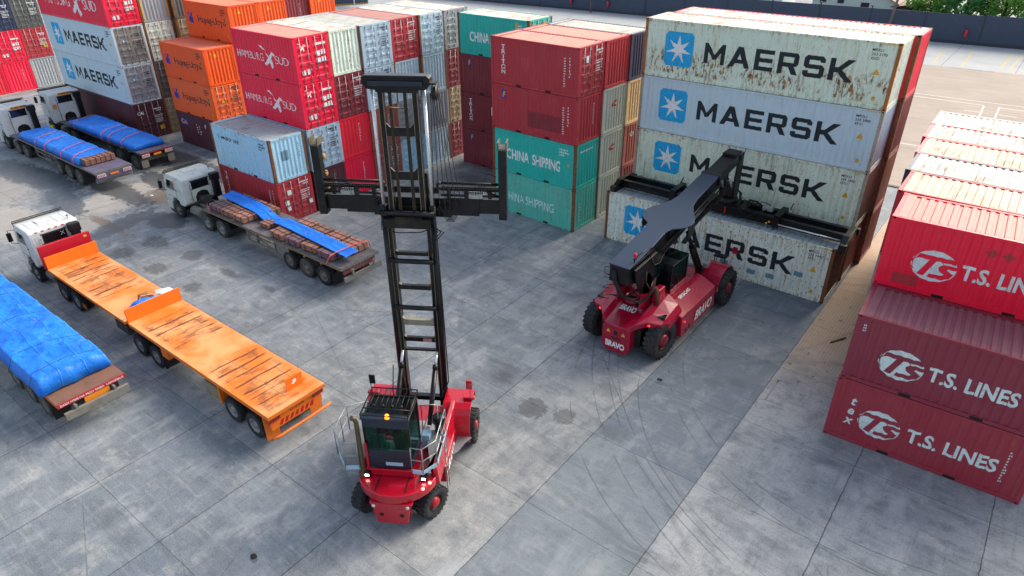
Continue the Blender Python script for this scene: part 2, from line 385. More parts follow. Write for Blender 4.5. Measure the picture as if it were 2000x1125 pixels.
    oil = union([blob(-38.0, 15.2, .85, .62, .25), blob(-38.1, 13.3, .75, .55, .25), blob(-34.7, 15.5, .7, .5, .25), blob(-34.9, 13.5, .7, .5, .2), blob(-31.3, 15.6, .8, .22, .3),
                 blob(-31.4, 13.6, .55, .4, .35), blob(-28.1, 15.9, .5, .18, .4), blob(-12.1, 16.6, .55, .62, .12), blob(-10.8, 16.9, .45, .45, .12), blob(-8.8, 21.0, .25, .14, .2),
                 blob(-7.2, 22.3, .4, .3, .5), blob(-6.4, 22.9, .35, .3, .5), blob(-8.9, 17.3, .5, .4, .5), blob(-14.6, 5.9, .13, .10, .2), blob(-28, 37, 4.5, 2.0, .5), blob(-29, 33.7, 2.4, .8, .5), blob(-14.2, 17.5, .5, .5, .8)])
    c = t.mix(t.math('MULTIPLY', oil, .6), c, lin('413f3b'))
    sp = t.math('MULTIPLY', t.step(t.noise(t.map(p, loc=(5, 5, 0)), 2.6, 3, .6), .62, .68), t.math('MULTIPLY', t.step(x, -10.5, -9), t.math('MULTIPLY', t.step(y, 22, 24), t.step(y, 34, 31))))
    c = t.mix(t.math('MULTIPLY', sp, .65), c, lin('3f3d3a'))
    c = t.mix(t.math('MULTIPLY', isb, .42), c, lin('66757f')); c = t.mix(.12, c, lin('66788a'))
    # tyre tracks
    arcs = [(1.58, 28.2, 14.76), (1.9, 28.4, 14.76), (2.5, 28.91, 16.61), (-1.37, 24.41, 11.79), (-.18, 24.89, 10.4), (-.68, 26.27, 8.78), (-.36, 26.33, 9.67), (-14, 5, 13.2), (-13.4, 5.2, 13.4), (-24, -6, 17.5), (-23, -6, 17.7), (-33, 28, 15.3), (-16, 34, 13), (-6, 30, 17), (-5.4, 30, 16.7), (2, 16, 12)]
    am = None
    for k, (cx, cy, R) in enumerate(arcs):
        r = t.math('SQRT', t.math('ADD', t.math('POWER', t.math('ABSOLUTE', t.math('SUBTRACT', x, cx)), 2.0), t.math('POWER', t.math('ABSOLUTE', t.math('SUBTRACT', y, cy)), 2.0)))
        e = t.math('ABSOLUTE', t.math('ADD', t.math('SUBTRACT', r, R), t.math('MULTIPLY', t.math('SUBTRACT', t.noise(p, 1.3, 3), .5), .10 if k < 7 else .3))); wdt = .035 if k < 7 else .16
        q = t.math('MULTIPLY', t.step(e, wdt, wdt*.3), 1.0 if k < 7 else .36); am = q if am is None else t.math('MAXIMUM', am, q)
    am = t.math('MULTIPLY', am, t.step(t.noise(p, .45, 3, .6), .36, .56))
    c = t.mix(t.math('MULTIPLY', am, .5), c, lin('3a4044'))
    # joints
    wob = t.math('MULTIPLY', t.math('SUBTRACT', t.noise(p, 3.0, 3, .6), .5), .02)
    def joint(g, wd):
        fr = t.math('FRACT', t.math('ADD', t.math('ADD', g, .5), wob)); e = t.math('ABSOLUTE', t.math('SUBTRACT', fr, .5)); return t.step(e, wd, wd*.45)
    jn = t.math('MAXIMUM', joint(gx, .0058), t.math('MULTIPLY', joint(gy, .0042), .75))
    jn = t.math('MULTIPLY', jn, t.math('ADD', .45, t.math('MULTIPLY', n2, .8)))
    c = t.mix(t.math('MULTIPLY', jn, .85), c, lin('2c2f31'))
    t.set(c, t.math('SUBTRACT', t.math('ADD', .62, t.math('MULTIPLY', n2, .25)), t.math('MULTIPLY', wet, .42)))
    h = t.math('SUBTRACT', t.math('ADD', t.math('MULTIPLY', n3, .4), t.math('MULTIPLY', n2, .5)), t.math('MULTIPLY', jn, 1.2))
    t.bump(h, .35, .02); return t.m
def asphalt_mat():
    t = NT('asphalt'); p = t.pos()
    c = t.mix(t.noise(p, .25, 6, .6), lin('8d8379'), lin('aea296'))
    c = t.mix(t.math('MULTIPLY', t.step(t.noise(t.map(p, (.25, 1.6, 1), rot=(0, 0, .2)), 1, 5, .6), .48, .7), .35), c, lin('7c7269'))
    c = t.mix(t.math('MULTIPLY', t.step(t.noise(p, 22, 3, .7), .5, .7), .3), c, lin('5d554e')); t.set(c, .85); return t.m
def strip_mat():
    t = NT('pale_concrete'); p = t.pos()
    c = t.mix(t.noise(p, .4, 6, .6), lin('8f969a'), lin('b4b8b8'))
    x, y, z = t.xyz(p); fr = t.math('FRACT', t.math('DIVIDE', x, 7.0)); j = t.step(t.math('ABSOLUTE', t.math('SUBTRACT', fr, .5)), .006, .003)
    c = t.mix(t.math('MULTIPLY', j, .7), c, lin('4a4d4f')); t.set(c, .8); return t.m
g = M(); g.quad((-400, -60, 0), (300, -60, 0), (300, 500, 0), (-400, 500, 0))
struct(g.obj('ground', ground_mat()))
def sheet(name, mat, pts, z):
    g = M(); g.quad(*[(x, y, z) for x, y in pts]); return struct(g.obj(name, mat))
sheet('asphalt_road', asphalt_mat(), [(-16, 49.7), (90, 49.7), (90, 93.5), (-16, 91)], .004)
sheet('fence_side_pavement', strip_mat(), [(-130, 80.5), (-16, 91), (90, 98), (90, 113), (-60, 103.3), (-130, 98.5)], .006)
LINEW = plain('white_road_paint', 'd8d4cc', .7, var=.5, scale=2, dirt='8d8379')
LINEY = plain('yellow_road_paint', 'c9b245', .7, var=.5, scale=2, dirt='8f969a')
g = M()
def seg(g, a, b, w=.12, z=.010):
    a, b = Vector(a), Vector(b); n = (b-a).normalized(); n = Vector((-n.y, n.x))*w/2
    g.quad(*[(q.x, q.y, z) for q in (a-n, b-n, b+n, a+n)])
for a, b in [((-14, 76.7), (60, 79.5)), ((-12, 75.6), (-4.43, 75.76)), ((-4.37, 75.62), (-4.18, 71.0)), ((-5.6, 72.9), (-4.35, 73.0)), ((-3.18, 75.8), (-3.05, 71.0)), ((-3.1, 75.7), (50, 76.2)), ((-2.9, 73.0), (-1.6, 73.0)), ((-8.5, 59.6), (-3, 59.8))]: seg(g, a, b)
struct(g.obj('road_marking', LINEW))
g = M()
for a, b in [((-11.45, 92.3), (-11.8, 101.4)), ((-5.06, 93.3), (-4.85, 103)), ((-4.2, 93.4), (-3.9, 103.2)), ((-8.6, 92.3), (-8.9, 101.6)), ((1.5, 94), (2.2, 103.5)), ((-18, 91.4), (-18.5, 101))]: seg(g, a, b, .14, .012)
struct(g.obj('parking_line', LINEY))
g = M(); g.box(-9, 60, 49.35, 49.65, .0, .05); struct(g.obj('drain_channel', plain('drain_iron', '2c2a28', .7)))

# ================================================================== fence, poles, house, trees
NAVY = plain('navy_hoarding', '35455a', .6, var=.35, scale=1.2, dirt='4d5661')
NAVYD = plain('navy_hoarding_dark', '2f3944', .6, var=.3)
def fy(x): return 103.4+.0655*(x+63.6)
ang = math.atan(.0655)
def hoarding(n, x0, step_, h, label, seed):
    t = thing('hoarding_fence', label, 'fence', (x0, fy(x0), 0), ang)
    L = step_/cos(ang)
    for i in range(n):
        rnd = random.Random(seed+i); dy = rnd.uniform(-.03, .03)
        M().box(i*L+.04, (i+1)*L-.04, dy, dy+.09, .35, h+rnd.uniform(-.05, .05)).obj('fence_panel', NAVY, t)
        m = M(); m.box(i*L-.10, i*L+.039, -.06, .2, .0, h+.22); m.box(i*L-.17, i*L+.11, -.13, .27, h+.22, h+.34); m.obj('fence_post', NAVYD, t)
    M().box(.04, n*L, -.02, .14, 0, .349).obj('plinth', NAVYD, t)
    return t
hoarding(9, -126, 6.5, 3.5, 'dark navy panelled yard fence at the far left edge of the yard', 1)
hoarding(9, -67.5, 6.5, 3.5, 'dark navy panelled yard fence running behind the twin white tower of boxes', 40)
hoarding(12, -9, 6.5, 3.55, 'dark navy panelled yard fence below the green trees at the right', 80)
WOODP = plain('grey_pole_timber', '6f6a64', .85, var=.4, stretch=(6, 6, .5))
def pole(x, y, h, r, label, lean=(0, 0), arm=True):
    t = thing('utility_pole', label, 'pole', (x, y, 0)); M().tube([(0, 0, 0), (lean[0], lean[1], h)], [r, r*.7], 10).obj('shaft', WOODP, t)
    if arm: M().box(lean[0]-.9, lean[0]+.9, lean[1]-.06, lean[1]+.06, h-.5, h-.38).obj('crossarm', WOODP, t)
pole(-63.3, 102.0, 9, .16, 'grey pole standing in front of the navy fence behind the teal box')
pole(-19.3, 104.3, 11, .18, 'leaning timber pole in front of the navy fence near the green trees', (.9, 0))
pole(-17.2, 113.5, 10, .08, 'thin pale mast beside the trees behind the fence', (.6, 0), False)
FIRE = plain('extinguisher_red', 'd8202c', .35, var=.1)
def extinguisher(x, label):
    t = thing('fire_extinguisher', label, 'fire extinguisher', (x, fy(x)-.35, .9), ang, 'fire extinguishers on the fence')
    M().lathe([(.0, 0), (.14, 0), (.16, .05), (.16, .75), (.11, .86), (.05, .9), (.0, .9)], (0, 0, 0), 'z', 12).obj('cylinder', FIRE, t)
    m = M(); m.tube([(0, 0, .9), (0, 0, 1.0), (.12, 0, 1.02)], .03, 6); m.tube([(0, 0, .97), (-.16, 0, .9), (-.2, 0, .5)], .02, 6); m.box(-.03, .03, .1, .3, .3, .6); m.obj('valve', BLACKM, t)
extinguisher(-10.6, 'red fire extinguisher on the navy fence under the trees')
extinguisher(-60.9, 'red fire extinguisher on the fence right of the grey pole')
extinguisher(-67.8, 'red fire extinguisher on the fence left of the grey pole')
# navy gatehouse beyond the orange boxes
t = thing('site_cabin', 'dark navy cabin with pale post and yellow dotted base beyond the orange boxes', 'cabin', (-106, 80.2, 0), radians(60))
M().box(0, 9, 0, 3.0, .3, 3.4).obj('wall', NAVY, t); M().box(-.1, 9.1, -.1, 3.1, 3.4, 3.55).obj('roof', NAVYD, t)
m = M()
for i in range(30): m.box(i*.3, i*.3+.16, -.06, -.02, .05, .22)
m.obj('dotted_kerb', YELLOW, t); M().box(6.4, 6.6, -.2, -.05, 0, 4).obj('post', plain('offwhite', 'd6d4cc'), t)
M().box(7.4, 7.6, -.22, -.06, 1.2, 2.0).obj('fire_extinguisher', FIRE, t); M().box(0, 9, 0, 3, 0, .299).obj('base', NAVYD, t)
# house with white gable
HW = plain('mint_white_render', 'c9d6cc', .8, var=.2, dirt='a2a79b'); HR = plain('brown_roof_sheet', '8d7a68', .8, var=.5, dirt='5c4b3c', stretch=(8, 1, 1)); HD = plain('dark_opening', '23282b', .5)
def house(x, y, w, dpt, eave, peak, rz, label, wins):
    t = thing('house', label, 'house', (x, y, 0), rz)
    M().prism([(0, 0), (w, 0), (w, eave), (w/2, peak), (0, eave)], 0, dpt, 'y').obj('wall', HW, t)
    s = (peak-eave)/(w/2); m = M()
    for sg in (0, 1):
        a = [(-.5, eave-.5*s+.02), (w/2, peak+.02), (w/2, peak+.16), (-.5, eave-.5*s+.16)]
        if sg: a = [(w-p, q) for p, q in a][::-1]
        m.prism(a, -.45, dpt+.4, 'y')
    m.obj('roof', HR, t)
    for x0, x1, z0, z1 in wins:
        f = M().box(x0-.07, x1+.07, -.06, -.003, z0-.07, z1+.07).obj('window', plain('offwhite', 'd6d4cc'), t)
        M().box(x0, x1, -.075, -.062, z0, z1).obj('pane', HD, f)
house(-31.5, 112, 11, 9, 3.5, 6.2, .05, 'pale mint house with small dark windows behind the navy fence', [(1.0, 1.9, 3.0, 4.0), (3.4, 4.3, 3.0, 4.0), (6.6, 7.7, 2.5, 3.3)])
house(-50, 118, 12, 8, 3.0, 4.6, .05, 'low brown roofed house far behind the fence left of the mint house', [(2, 3.2, 1.6, 2.6), (7, 8.2, 1.6, 2.6)])
M_ = thing('lean_to_shed', 'brown tin roofed shed between the mint house and the trees', 'shed', (-20.6, 112.5, 0), .05)
M().box(0, 3.6, 0, 4, 0, 3.0).obj('wall', plain('shed_timber', '4a3f38', .9), M_); m = M(); m.prism([(-.4, 3.0), (4.0, 3.6), (4.0, 3.72), (-.4, 3.12)], -.4, 4.4, 'y'); m.obj('roof', HR, M_)
def leafmat(name, a, b):
    t = NT(name); oi = t.n('ShaderNodeNewGeometry').outputs['Random Per Island']
    c = t.mix(oi, lin(a), lin(b)); t.set(c, .6, spec=.3)
    tr = t.n('ShaderNodeBsdfTranslucent'); t.L(c, tr.inputs[0]); ms = t.n('ShaderNodeMixShader'); ms.inputs[0].default_value = .35
    t.L(t.b.outputs[0], ms.inputs[1]); t.L(tr.outputs[0], ms.inputs[2]); t.L(ms.outputs[0], t.o.inputs[0]); return t.m
LEAF = [leafmat('leaf_green', '3f7a3c', '7fae4a'), leafmat('leaf_yellow_green', '8a9c3a', 'c4c24c'), leafmat('leaf_deep_green', '2f6a42', '5b9a55')]
BARK = plain('bark', '4a3c30', .95, var=.4)
def tree(x, y, h, r, lm, label, seed, n=2600):
    t = thing('broadleaf_tree', label, 'tree', (x, y, 0)); rnd = random.Random(seed)
    cl = []
    for i in range(34):
        a = rnd.uniform(0, 2*pi); q = rnd.random()**.6; zz = rnd.uniform(-.85, .8)
        rr = r*q*math.sqrt(max(.05, 1-zz*zz*.8)); cl.append((Vector((rr*cos(a), rr*sin(a), h*.58+zz*h*.42)), rnd.uniform(.5, 1.15)*r*.32))
    m = M(); m.tube([(0, 0, 0), (.1, 0, h*.3), (0, .1, h*.6), (0, 0, h*.85)], [.28, .2, .13, .05], 8)
    for c, s in cl[:14]: m.tube([(0, 0, h*.25), (c.x*.5, c.y*.5, (h*.3+c.z)/2), tuple(c)], [.12, .07, .03], 5, False)
    m.obj('trunk', BARK, t)
    m = M()
    for i in range(n):
        c, s = rnd.choice(cl); v = Vector((rnd.gauss(0, 1), rnd.gauss(0, 1), rnd.gauss(0, 1))); v = v.normalized()*s*rnd.uniform(.55, 1.15); p = c+v
        a = Vector((rnd.gauss(0, 1), rnd.gauss(0, 1), rnd.gauss(0, 1))).normalized(); b = a.orthogonal().normalized(); a *= rnd.uniform(.14, .26); b *= rnd.uniform(.09, .17)
        m.quad(p-a, p-b*1.0, p+a, p+b)
    m.obj('crown', lm, t)
tree(-15.8, 111.5, 6.4, 2.7, LEAF[0], 'green tree nearest the leaning pole behind the fence', 1)
tree(-11.8, 111.2, 7.2, 3.0, LEAF[2], 'deep green tree in the middle of the row behind the fence', 2, 3200)
tree(-7.6, 112.0, 7.4, 3.1, LEAF[0], 'large mid green tree behind the right part of the fence', 3, 3200)
tree(-3.4, 112.4, 6.8, 2.8, LEAF[1], 'yellow green tree at the top right corner behind the fence', 4)
tree(.6, 112.8, 7.5, 3.0, LEAF[2], 'deep green tree just past the top right corner', 5)
tree(-58, 113, 4.4, 1.6, LEAF[1], 'small yellow flowering bush tree far behind the fence', 6, 900)
# ================================================================== shipping containers
FRAMEC = {}
def frame_mesh(L, H, mat, rustm, dark, pockets):
    k = ('fr', L, H, mat.name, rustm.name)
    if k in _meshc: return _meshc[k]
    W = 2.438; m = M(); P = .15
    for x in (0, L-P):
        for y in (0, W-P): m.mat(1).box(x, x+P, y, y+P, .118, H-.118)
    m.mat(0)
    for y in (0, W-.10):
        m.box(P, L-P, y+.004, y+.096, 0.02, .165); m.box(P, L-P, y+.004, y+.096, H-.095, H-.012)
    for x in (0, L-P):
        m.box(x+.006, x+P-.006, P, W-P, .02, .17); m.box(x+.006, x+P-.006, P, W-P, H-.13, H-.012)
    for x in (P-.0, L-P-.28): m.box(x+.001, x+.279, .11, W-.11, H-.03, H-.008)
    m.box(P+.01, L-P-.01, .11, W-.11, .1, .14)
    m.mat(1)
    for x in (-.004, L-.174):
        for y in (-.004, W-.158):
            for z in (0, H-.118): m.box(x, x+.178, y, y+.162, z-(0.001 if z == 0 else 0), z+.1185)
    m.mat(2)
    for x in (-.004, L-.174):
        for y0 in (-.006, W+.0025):
            for z in (.03, H-.09): m.box(x+.05, x+.13, y0, y0+.0035, z, z+.06)
    for y in (-.004, W-.158):
        for z in (.03, H-.09): m.box(L+.0025, L+.006, y+.045, y+.115, z, z+.06)
    if pockets:
        for dx in (-1.03, 1.03): m.box(L/2+dx-.18, L/2+dx+.18, -.001, .003, .03, .14)
    me = m.mesh('frame', [mat, rustm, dark]); _meshc[k] = me; return me
def wall_mesh(L, H, mat):
    k = ('wl', L, H, mat.name)
    if k in _meshc: return _meshc[k]
    m = M(); B = brk(L); z0, z1 = .165, H-.095
    v = [(u, y, z) for u, y in B for z in (z0, z1)]
    m.add(v, [(2*i, 2*i+2, 2*i+3, 2*i+1) for i in range(len(B)-1)])
    me = m.mesh('wall', mat); _meshc[k] = me; return me
def roof_mesh(L, H, mat):
    k = ('rf', L, H, mat.name)
    if k in _meshc: return _meshc[k]
    m = M(); W = 2.438; a = .43; n = int((L-2*a)/.262); x0 = (L-n*.262)/2; z = H-.012; B = [(a, z-.036)]
    for i in range(n):
        q = x0+i*.262; B += [(q+.02, z-.036), (q+.05, z), (q+.17, z), (q+.20, z-.036)]
    B.append((L-a, z-.036)); v = []
    for x, zz in B:
        for y, dz in ((.096, -.02), (.22, 0), (W/2, .004), (W-.22, 0), (W-.096, -.02)): v.append((x, y, zz+dz))
    f = [(i*5+j, (i+1)*5+j, (i+1)*5+j+1, i*5+j+1) for i in range(len(B)-1) for j in range(4)]
    m.add(v, f)
    for xa in (.15, L-.43): m.box(xa, xa+.28, .098, W-.098, H-.03, H-.006)
    me = m.mesh('roof', mat); _meshc[k] = me; return me
def door_mesh(H, mat, dark):
    k = ('dr', H, mat.name)
    if k in _meshc: return _meshc[k]
    m = M(); w = 1.065; z0, z1 = .185, H-.145
    m.mat(1).box(0, w, .05, .07, z0, z1).mat(0)
    b = [(0, .09), (w-.09, w)]
    for a, c in b: m.box(a, c, .006, .05, z0, z1)
    n = 5; hz = (z1-z0-.10)/n
    for i in range(n+1): m.box(.09, w-.09, .010, .05, z0+i*hz, z0+i*hz+.10)
    for i in range(n):
        a, c = z0+i*hz+.10, z0+(i+1)*hz
        m.add([(.09, .012, a), (w-.09, .012, a), (w-.09, .04, a+.07), (.09, .04, a+.07), (w-.09, .04, c-.07), (.09, .04, c-.07), (w-.09, .012, c), (.09, .012, c)],
              [(0, 1, 2, 3), (3, 2, 4, 5), (5, 4, 6, 7)])
    me = m.mesh('door', [mat, dark]); _meshc[k] = me; return me
def bar_mesh(H, mat):
    k = ('br', H, mat.name)
    if k in _meshc: return _meshc[k]
    m = M(); m.tube([(0, -.02, .09), (0, -.02, H-.06)], .021, 6)
    for z in (.12, H*.3, H*.55, H-.16): m.box(-.045, .045, -.03, .012, z, z+.07)
    m.box(0, .30, -.05, -.03, H*.40, H*.40+.035)
    me = m.mesh('locking_bar', mat); _meshc[k] = me; return me
DARK = plain('recess_black', '0d0e10', .9)
SEAL = plain('door_seal', '1a1c1e', .8)
RUSTY = paint('6b4226', .9, .75, .15); RPALE = paint('9a9684', .9, .6, .3, key='rp'); RUSTO = paint('a0602c', .8, .7, .2)
# decal builders: name -> (mesh function, material, u-z mesh on the wall)
def D_maersk(L): return decal(fit(block('MAERSK'), 3.38, 10.53, 1.02, 2.0), L)
def D_sq(u0, u1, z0, z1, c=.16):
    def f(L): return decal(fit(fill([ch(u0, z0, u1, z1, c)]), u0, u1, z0, z1), L)
    return f
def D_star(cx, cz, r):
    def f(L): return decal(fill([[(cx+a*r, cz+b*r) for a, b in star()]]), L, True, .010)
    return f
def D_text(s, u0, u1, z0, z1, bold=0, sh=0, vert=False, corr=True, off=.005, sp=1.0):
    def f(L): return decal(fit(text(s, bold, sp, sh, vert), u0, u1, z0, z1), L, corr, off)
    return f
def D_rows(rows, corr=True):
    def f(L): return decal(scatter_text_bm(rows), L, corr, .012 if not corr else .005)
    return f
def D_poly(ols, corr=True, off=.005):
    def f(L): return decal(fill(ols), L, corr, off)
    return f
def tri(cx, cz, r): return [(cx-r, cz-r*.8), (cx+r, cz-r*.8), (cx, cz+r)]
def sc(pts, cx, cz, k, kz=None): kz = kz or k; return [(cx+a*k, cz+b*kz) for a, b in pts]
def swan(cx, cz, k):     # stylised flying bird mark
    return [sc([(-1.7, 1.25), (-1.0, 1.1), (-.1, .05), (.55, .75), (1.1, .35), (.9, .2), (.55, .35), (.25, -.1), (.6, -.9), (.2, -1.15), (0, -.45), (-.75, -.95), (-1.05, -.75), (-.25, -.05), (-.75, .75), (-1.35, .95)], cx, cz, k)]
def hl(cx, cz, k): return [sc([(-.9, 1), (-.35, 1), (-.45, .35), (-.05, .35), (.15, 1), (.7, 1), (.35, .2), (.95, .2), (.55, -.2), (.95, -1), (.2, -.75), (-.15, -.35), (-.05, -.9), (-.6, -.7), (-.95, -.25), (-.65, 0)], cx, cz, k)]
def globe(cx, cz, a, b):
    out = [ell(a, b, 36, cx, cz)]
    return out
def ts_cut(cx, cz, k):   # interlocked T and S strokes, painted in body colour over the disc
    return [sc([(-.62, .62), (1.3, .62), (1.15, .36), (.25, .36), (-.15, -.62), (-.50, -.62), (-.08, .36), (-.72, .36)], cx, cz, k),
            sc([(.62, .26), (1.5, .26), (1.38, .04), (.9, .04), (.85, -.05), (1.2, -.2), (1.05, -.5), (.75, -.66), (.02, -.66), (.10, -.42), (.65, -.42), (.78, -.3), (.5, -.18), (.42, .02)], cx, cz, k)]
def ring_lines(cx, cz, a, b):
    def st(pts, w):
        L_, R_ = [], []
        for i, (x, y) in enumerate(pts):
            x0, y0 = pts[max(i-1, 0)]; x1, y1 = pts[min(i+1, len(pts)-1)]; d = hypot(x1-x0, y1-y0) or 1; nx, ny = -(y1-y0)/d*w, (x1-x0)/d*w
            L_.append((x+nx, y+ny)); R_.append((x-nx, y-ny))
        return L_+R_[::-1]
    return [st([(cx+a*(u-.15), cz+b*v) for u, v in [(-.15+.62*cos(q)*.9, .97*sin(q)) for q in [radians(105+150*k/12) for k in range(13)]]], .013),
            st([(cx+a*(-.98+1.5*k/12), cz+b*(.12+.52*sin(pi*k/12*.9))) for k in range(13)], .013), st([(cx+a*(-.93+1.5*k/12), cz-b*(.25+.40*sin(pi*k/12*.8))) for k in range(13)], .013)]
def marks(L, H, m):
    """number, warning triangle and small plate at the top right of a long wall"""
    return [('mk%.1f%.1f' % (L, H), D_rows([(L-1.12, L-.62, H-.42, .09), (L-1.12, L-.5, H-.58, .09), (L-1.12, L-.8, H-.74, .08)]), m)]
def tris(L, H): return [('tri%.1f%.1f' % (L, H), D_poly([tri(L-.78, H*.56, .15)]), YELLOW), ('lbl%.1f' % L, D_sq(L-.72, L-.56, .38, .56, .02), YELLOW)]
def hatch(L, H): 
    q = []
    for i in range(5): q.append([(L-.75+i*.12, H-.092), (L-.69+i*.12, H-.092), (L-.65+i*.12, H-.022), (L-.71+i*.12, H-.022)])
    return ('hatch%.1f' % L, lambda L_: decal(fill(q), L_, False, .003), YELLOW)
MM = [('sq', D_sq(1.18, 2.78, .66, 2.36), CYAN), ('st', D_star(1.98, 1.5, .72), WHITE), ('maersk', D_maersk, BLACK)]+marks(12.192, 2.896, BLACK)+tris(12.192, 2.896)+[hatch(12.192, 2.896)]
def mk_num(a, b, c): return [('n1'+b, D_text(a, 11.05, 11.5, 2.48, 2.60, .01), BLACK), ('n2'+b, D_text(b, 11.05, 11.7, 2.30, 2.42, .01), BLACK), ('n3'+b, D_text(c, 11.05, 11.4, 2.12, 2.24, .01), BLACK)]
MB = MM[:3]+MM[4:]
HSUD = [('hs1', D_text('HAMBURG', .30, 2.95, 1.0, 1.42, -.012), WHITE), ('hs2', D_text('SÜD', 4.1, 5.35, .98, 1.52, -.012), WHITE), ('hsb', D_poly(swan(3.55, 1.25, .52)), WHITE)]
HAPAG = [('hl', D_poly(hl(.72, 1.35, .40)), NAVYL), ('hp', D_text('Hapag-Lloyd', 1.7, 5.35, 1.0, 1.62, .006), INK)]
CAI = [('caisq', D_sq(.42, 1.42, 1.55, 2.1, .02), NAVYL), ('cai', D_text('CAI', .5, 1.34, 1.63, 2.02, .03, off=.010), YELLOW), ('caib', D_rows([(2.6, 2.75, z, .1) for z in (1.2, 1.4, 1.6, 1.8)]+[(3.0, 3.1, z, .1) for z in (1.1, 1.3, 1.5, 1.7)]), PALEC), ('caip', D_text('P', 3.9, 4.08, 1.75, 2.05), PALEC)]
TRI = [('triton', D_text('TRITON', .72, 1.04, .62, 2.2, .02, vert=True), WHITE)]
FLOR = [('fsq', D_sq(.72, 1.06, 1.82, 2.28, .02), NAVYL), ('fle', D_poly([[(.80, 1.88), (.86, 2.22), (1.02, 2.22), (1.00, 2.14), (.93, 2.14), (.92, 2.08), (.99, 2.08), (.98, 2.01), (.90, 2.01), (.88, 1.88)]], True, .010), YELLOW)]
CHINA = [('cs1', D_text('CHINA', 1.05, 2.75, .86, 1.5, .02), WHITE), ('cs2', D_text('SHIPPING', 3.0, 5.0, .86, 1.5, .02), WHITE)]
def TSL(body, key, cy=1.1):
    return [('tsg', D_poly([ell(.68, .56, 40, 1.62, 1.12)]), PALEC), ('tsc', D_poly(ts_cut(1.50, 1.1, .62), True, .010), body), ('tsr', D_poly(ring_lines(1.55, 1.12, .66, .54), True, .014), body), ('tsl'+key, D_text('T.S. LINES', 2.5 if key == 'a' else 2.42, 5.15 if key == 'a' else 4.9, .86, 1.42, .03), PALEC)]
SIDEN = [('sn', D_text('TRLU 508194 2210', 5.1, 5.2, .6, 2.1, 0), WHITE)]
def sidecol(m): return [('sc', D_rows([(5.05, 5.12, z*.13+.5, .06) for z in range(12)]+[(5.38, 5.46, z*.16+1.0, .08) for z in range(7)]), m), ('scy', D_sq(5.38, 5.5, 1.18, 1.32, .02), YELLOW)]
# end marks: u 0..2.438
def E_rows(rows): return D_rows(rows, False)
DOORT = [('dt1', E_rows([(1.5, 2.1, 2.22, .09), (1.75, 2.1, 2.08, .08), (1.5, 2.15, 1.7, .06), (1.5, 2.1, 1.58, .06), (1.5, 2.15, 1.42, .06), (1.5, 2.1, 1.3, .06), (1.5, 2.0, 1.18, .06)]))]
DOORW = [('dw%d' % i, (lambda q: lambda L: decal(fill([[(q[0], q[1]), (q[0]+q[2], q[1]), (q[0]+q[2], q[1]+q[3]), (q[0], q[1]+q[3])]]), L, False, .012))(q)) for i, q in enumerate(((1.45, 1.42, .3, .27), (1.82, 1.46, .3, .27), (1.45, 1.02, .3, .27), (1.82, 1.06, .3, .27), (.35, .5, .25, .25), (.72, .5, .2, .3), (1.45, 2.02, .75, .12)))]
DOORB = [('dwb', D_poly(swan(.6, 2.02, .20), False, .012))]
STARE = [('ste', D_sq(.55, .85, 1.7, 2.0, .04), CYAN), ('sts', lambda L: decal(fill([[(.70+a*.12, 1.85+b*.12) for a, b in star()]]), L, False, .014), WHITE)]
VERT = [('vr', D_rows([(1.55, 1.6, z*.1+.9, .05) for z in range(12)]))]
CCM = [('cc', D_poly([[(.95, 1.55), (1.1, 1.75), (1.55, 1.78), (1.52, 1.68), (1.2, 1.66), (1.08, 1.56), (1.5, 1.5), (1.48, 1.42), (1.05, 1.45)]]), REDL)]
def CC(v): return [(a, b, c if len(v) < 0 else c) for a, b, c in v]
W2 = 2.438
def dn(k):
    for a, b in (('dw', 'label_plate'), ('tri', 'warning_triangle'), ('ot', 'warning_triangle'), ('oy', 'warning_triangle'), ('sq', 'logo_panel'), ('fsq', 'logo_panel'), ('caisq', 'logo_panel'), ('st', 'logo_star'), ('tsg', 'logo_disc'), ('hatch', 'hazard_stripe'), ('lbl', 'label_plate'), ('pt', 'paint_patch'), ('tp', 'paint_patch'), ('cp', 'paint_patch'), ('fp', 'paint_patch'), ('mp', 'paint_patch')):
        if k.startswith(a): return b
    return 'lettering'
def container(L, H, loc, yaw, body, roof, east, label, front=(), eastm=(), group=None, rust=None, west='W', frame=None, eastbody=None):
    t = thing('shipping_container', label, 'container', loc, yaw, group)
    link('frame', frame_mesh(L, H, frame or body, rust or body, DARK, L < 7), t)
    fw = link('side_wall', wall_mesh(L, H, body), t); link('side_wall', wall_mesh(L, H, body), t, (L, W2, 0), pi)
    link('roof', roof_mesh(L, H, roof), t)
    for key, fn, mat in front: link(dn(key), dm(('F', L, key), lambda: fn(L), mat), fw)
    eb = eastbody or body
    if east == 'W':
        ew = link('end_wall', wall_mesh(W2, H, eb), t, (L, 0, 0), pi/2)
        for key, fn, mat in eastm: link(dn(key), dm(('E', 'W', key), lambda: fn(W2), mat), ew)
    else:
        for k, (u0) in enumerate((.151, 1.222)):
            d = link('door', door_mesh(H, eb, SEAL), t, (L, u0, 0), pi/2)
            for q in (.28, .78): link('locking_bar', bar_mesh(H, eb if east == 'd' else GALV), d, (q, 0, 0))
        for key, fn, mat in eastm: link(dn(key), dm(('E', 'D', key), lambda: fn(W2), mat), t, (L, 0, 0), pi/2)
    link('end_wall', wall_mesh(W2, H, body), t, (0, W2, 0), -pi/2)
    return t
def wm(lst, m): return [(a, b, m) for a, b in lst]
H2, H4, L2, L4 = 2.591, 2.896, 6.058, 12.192
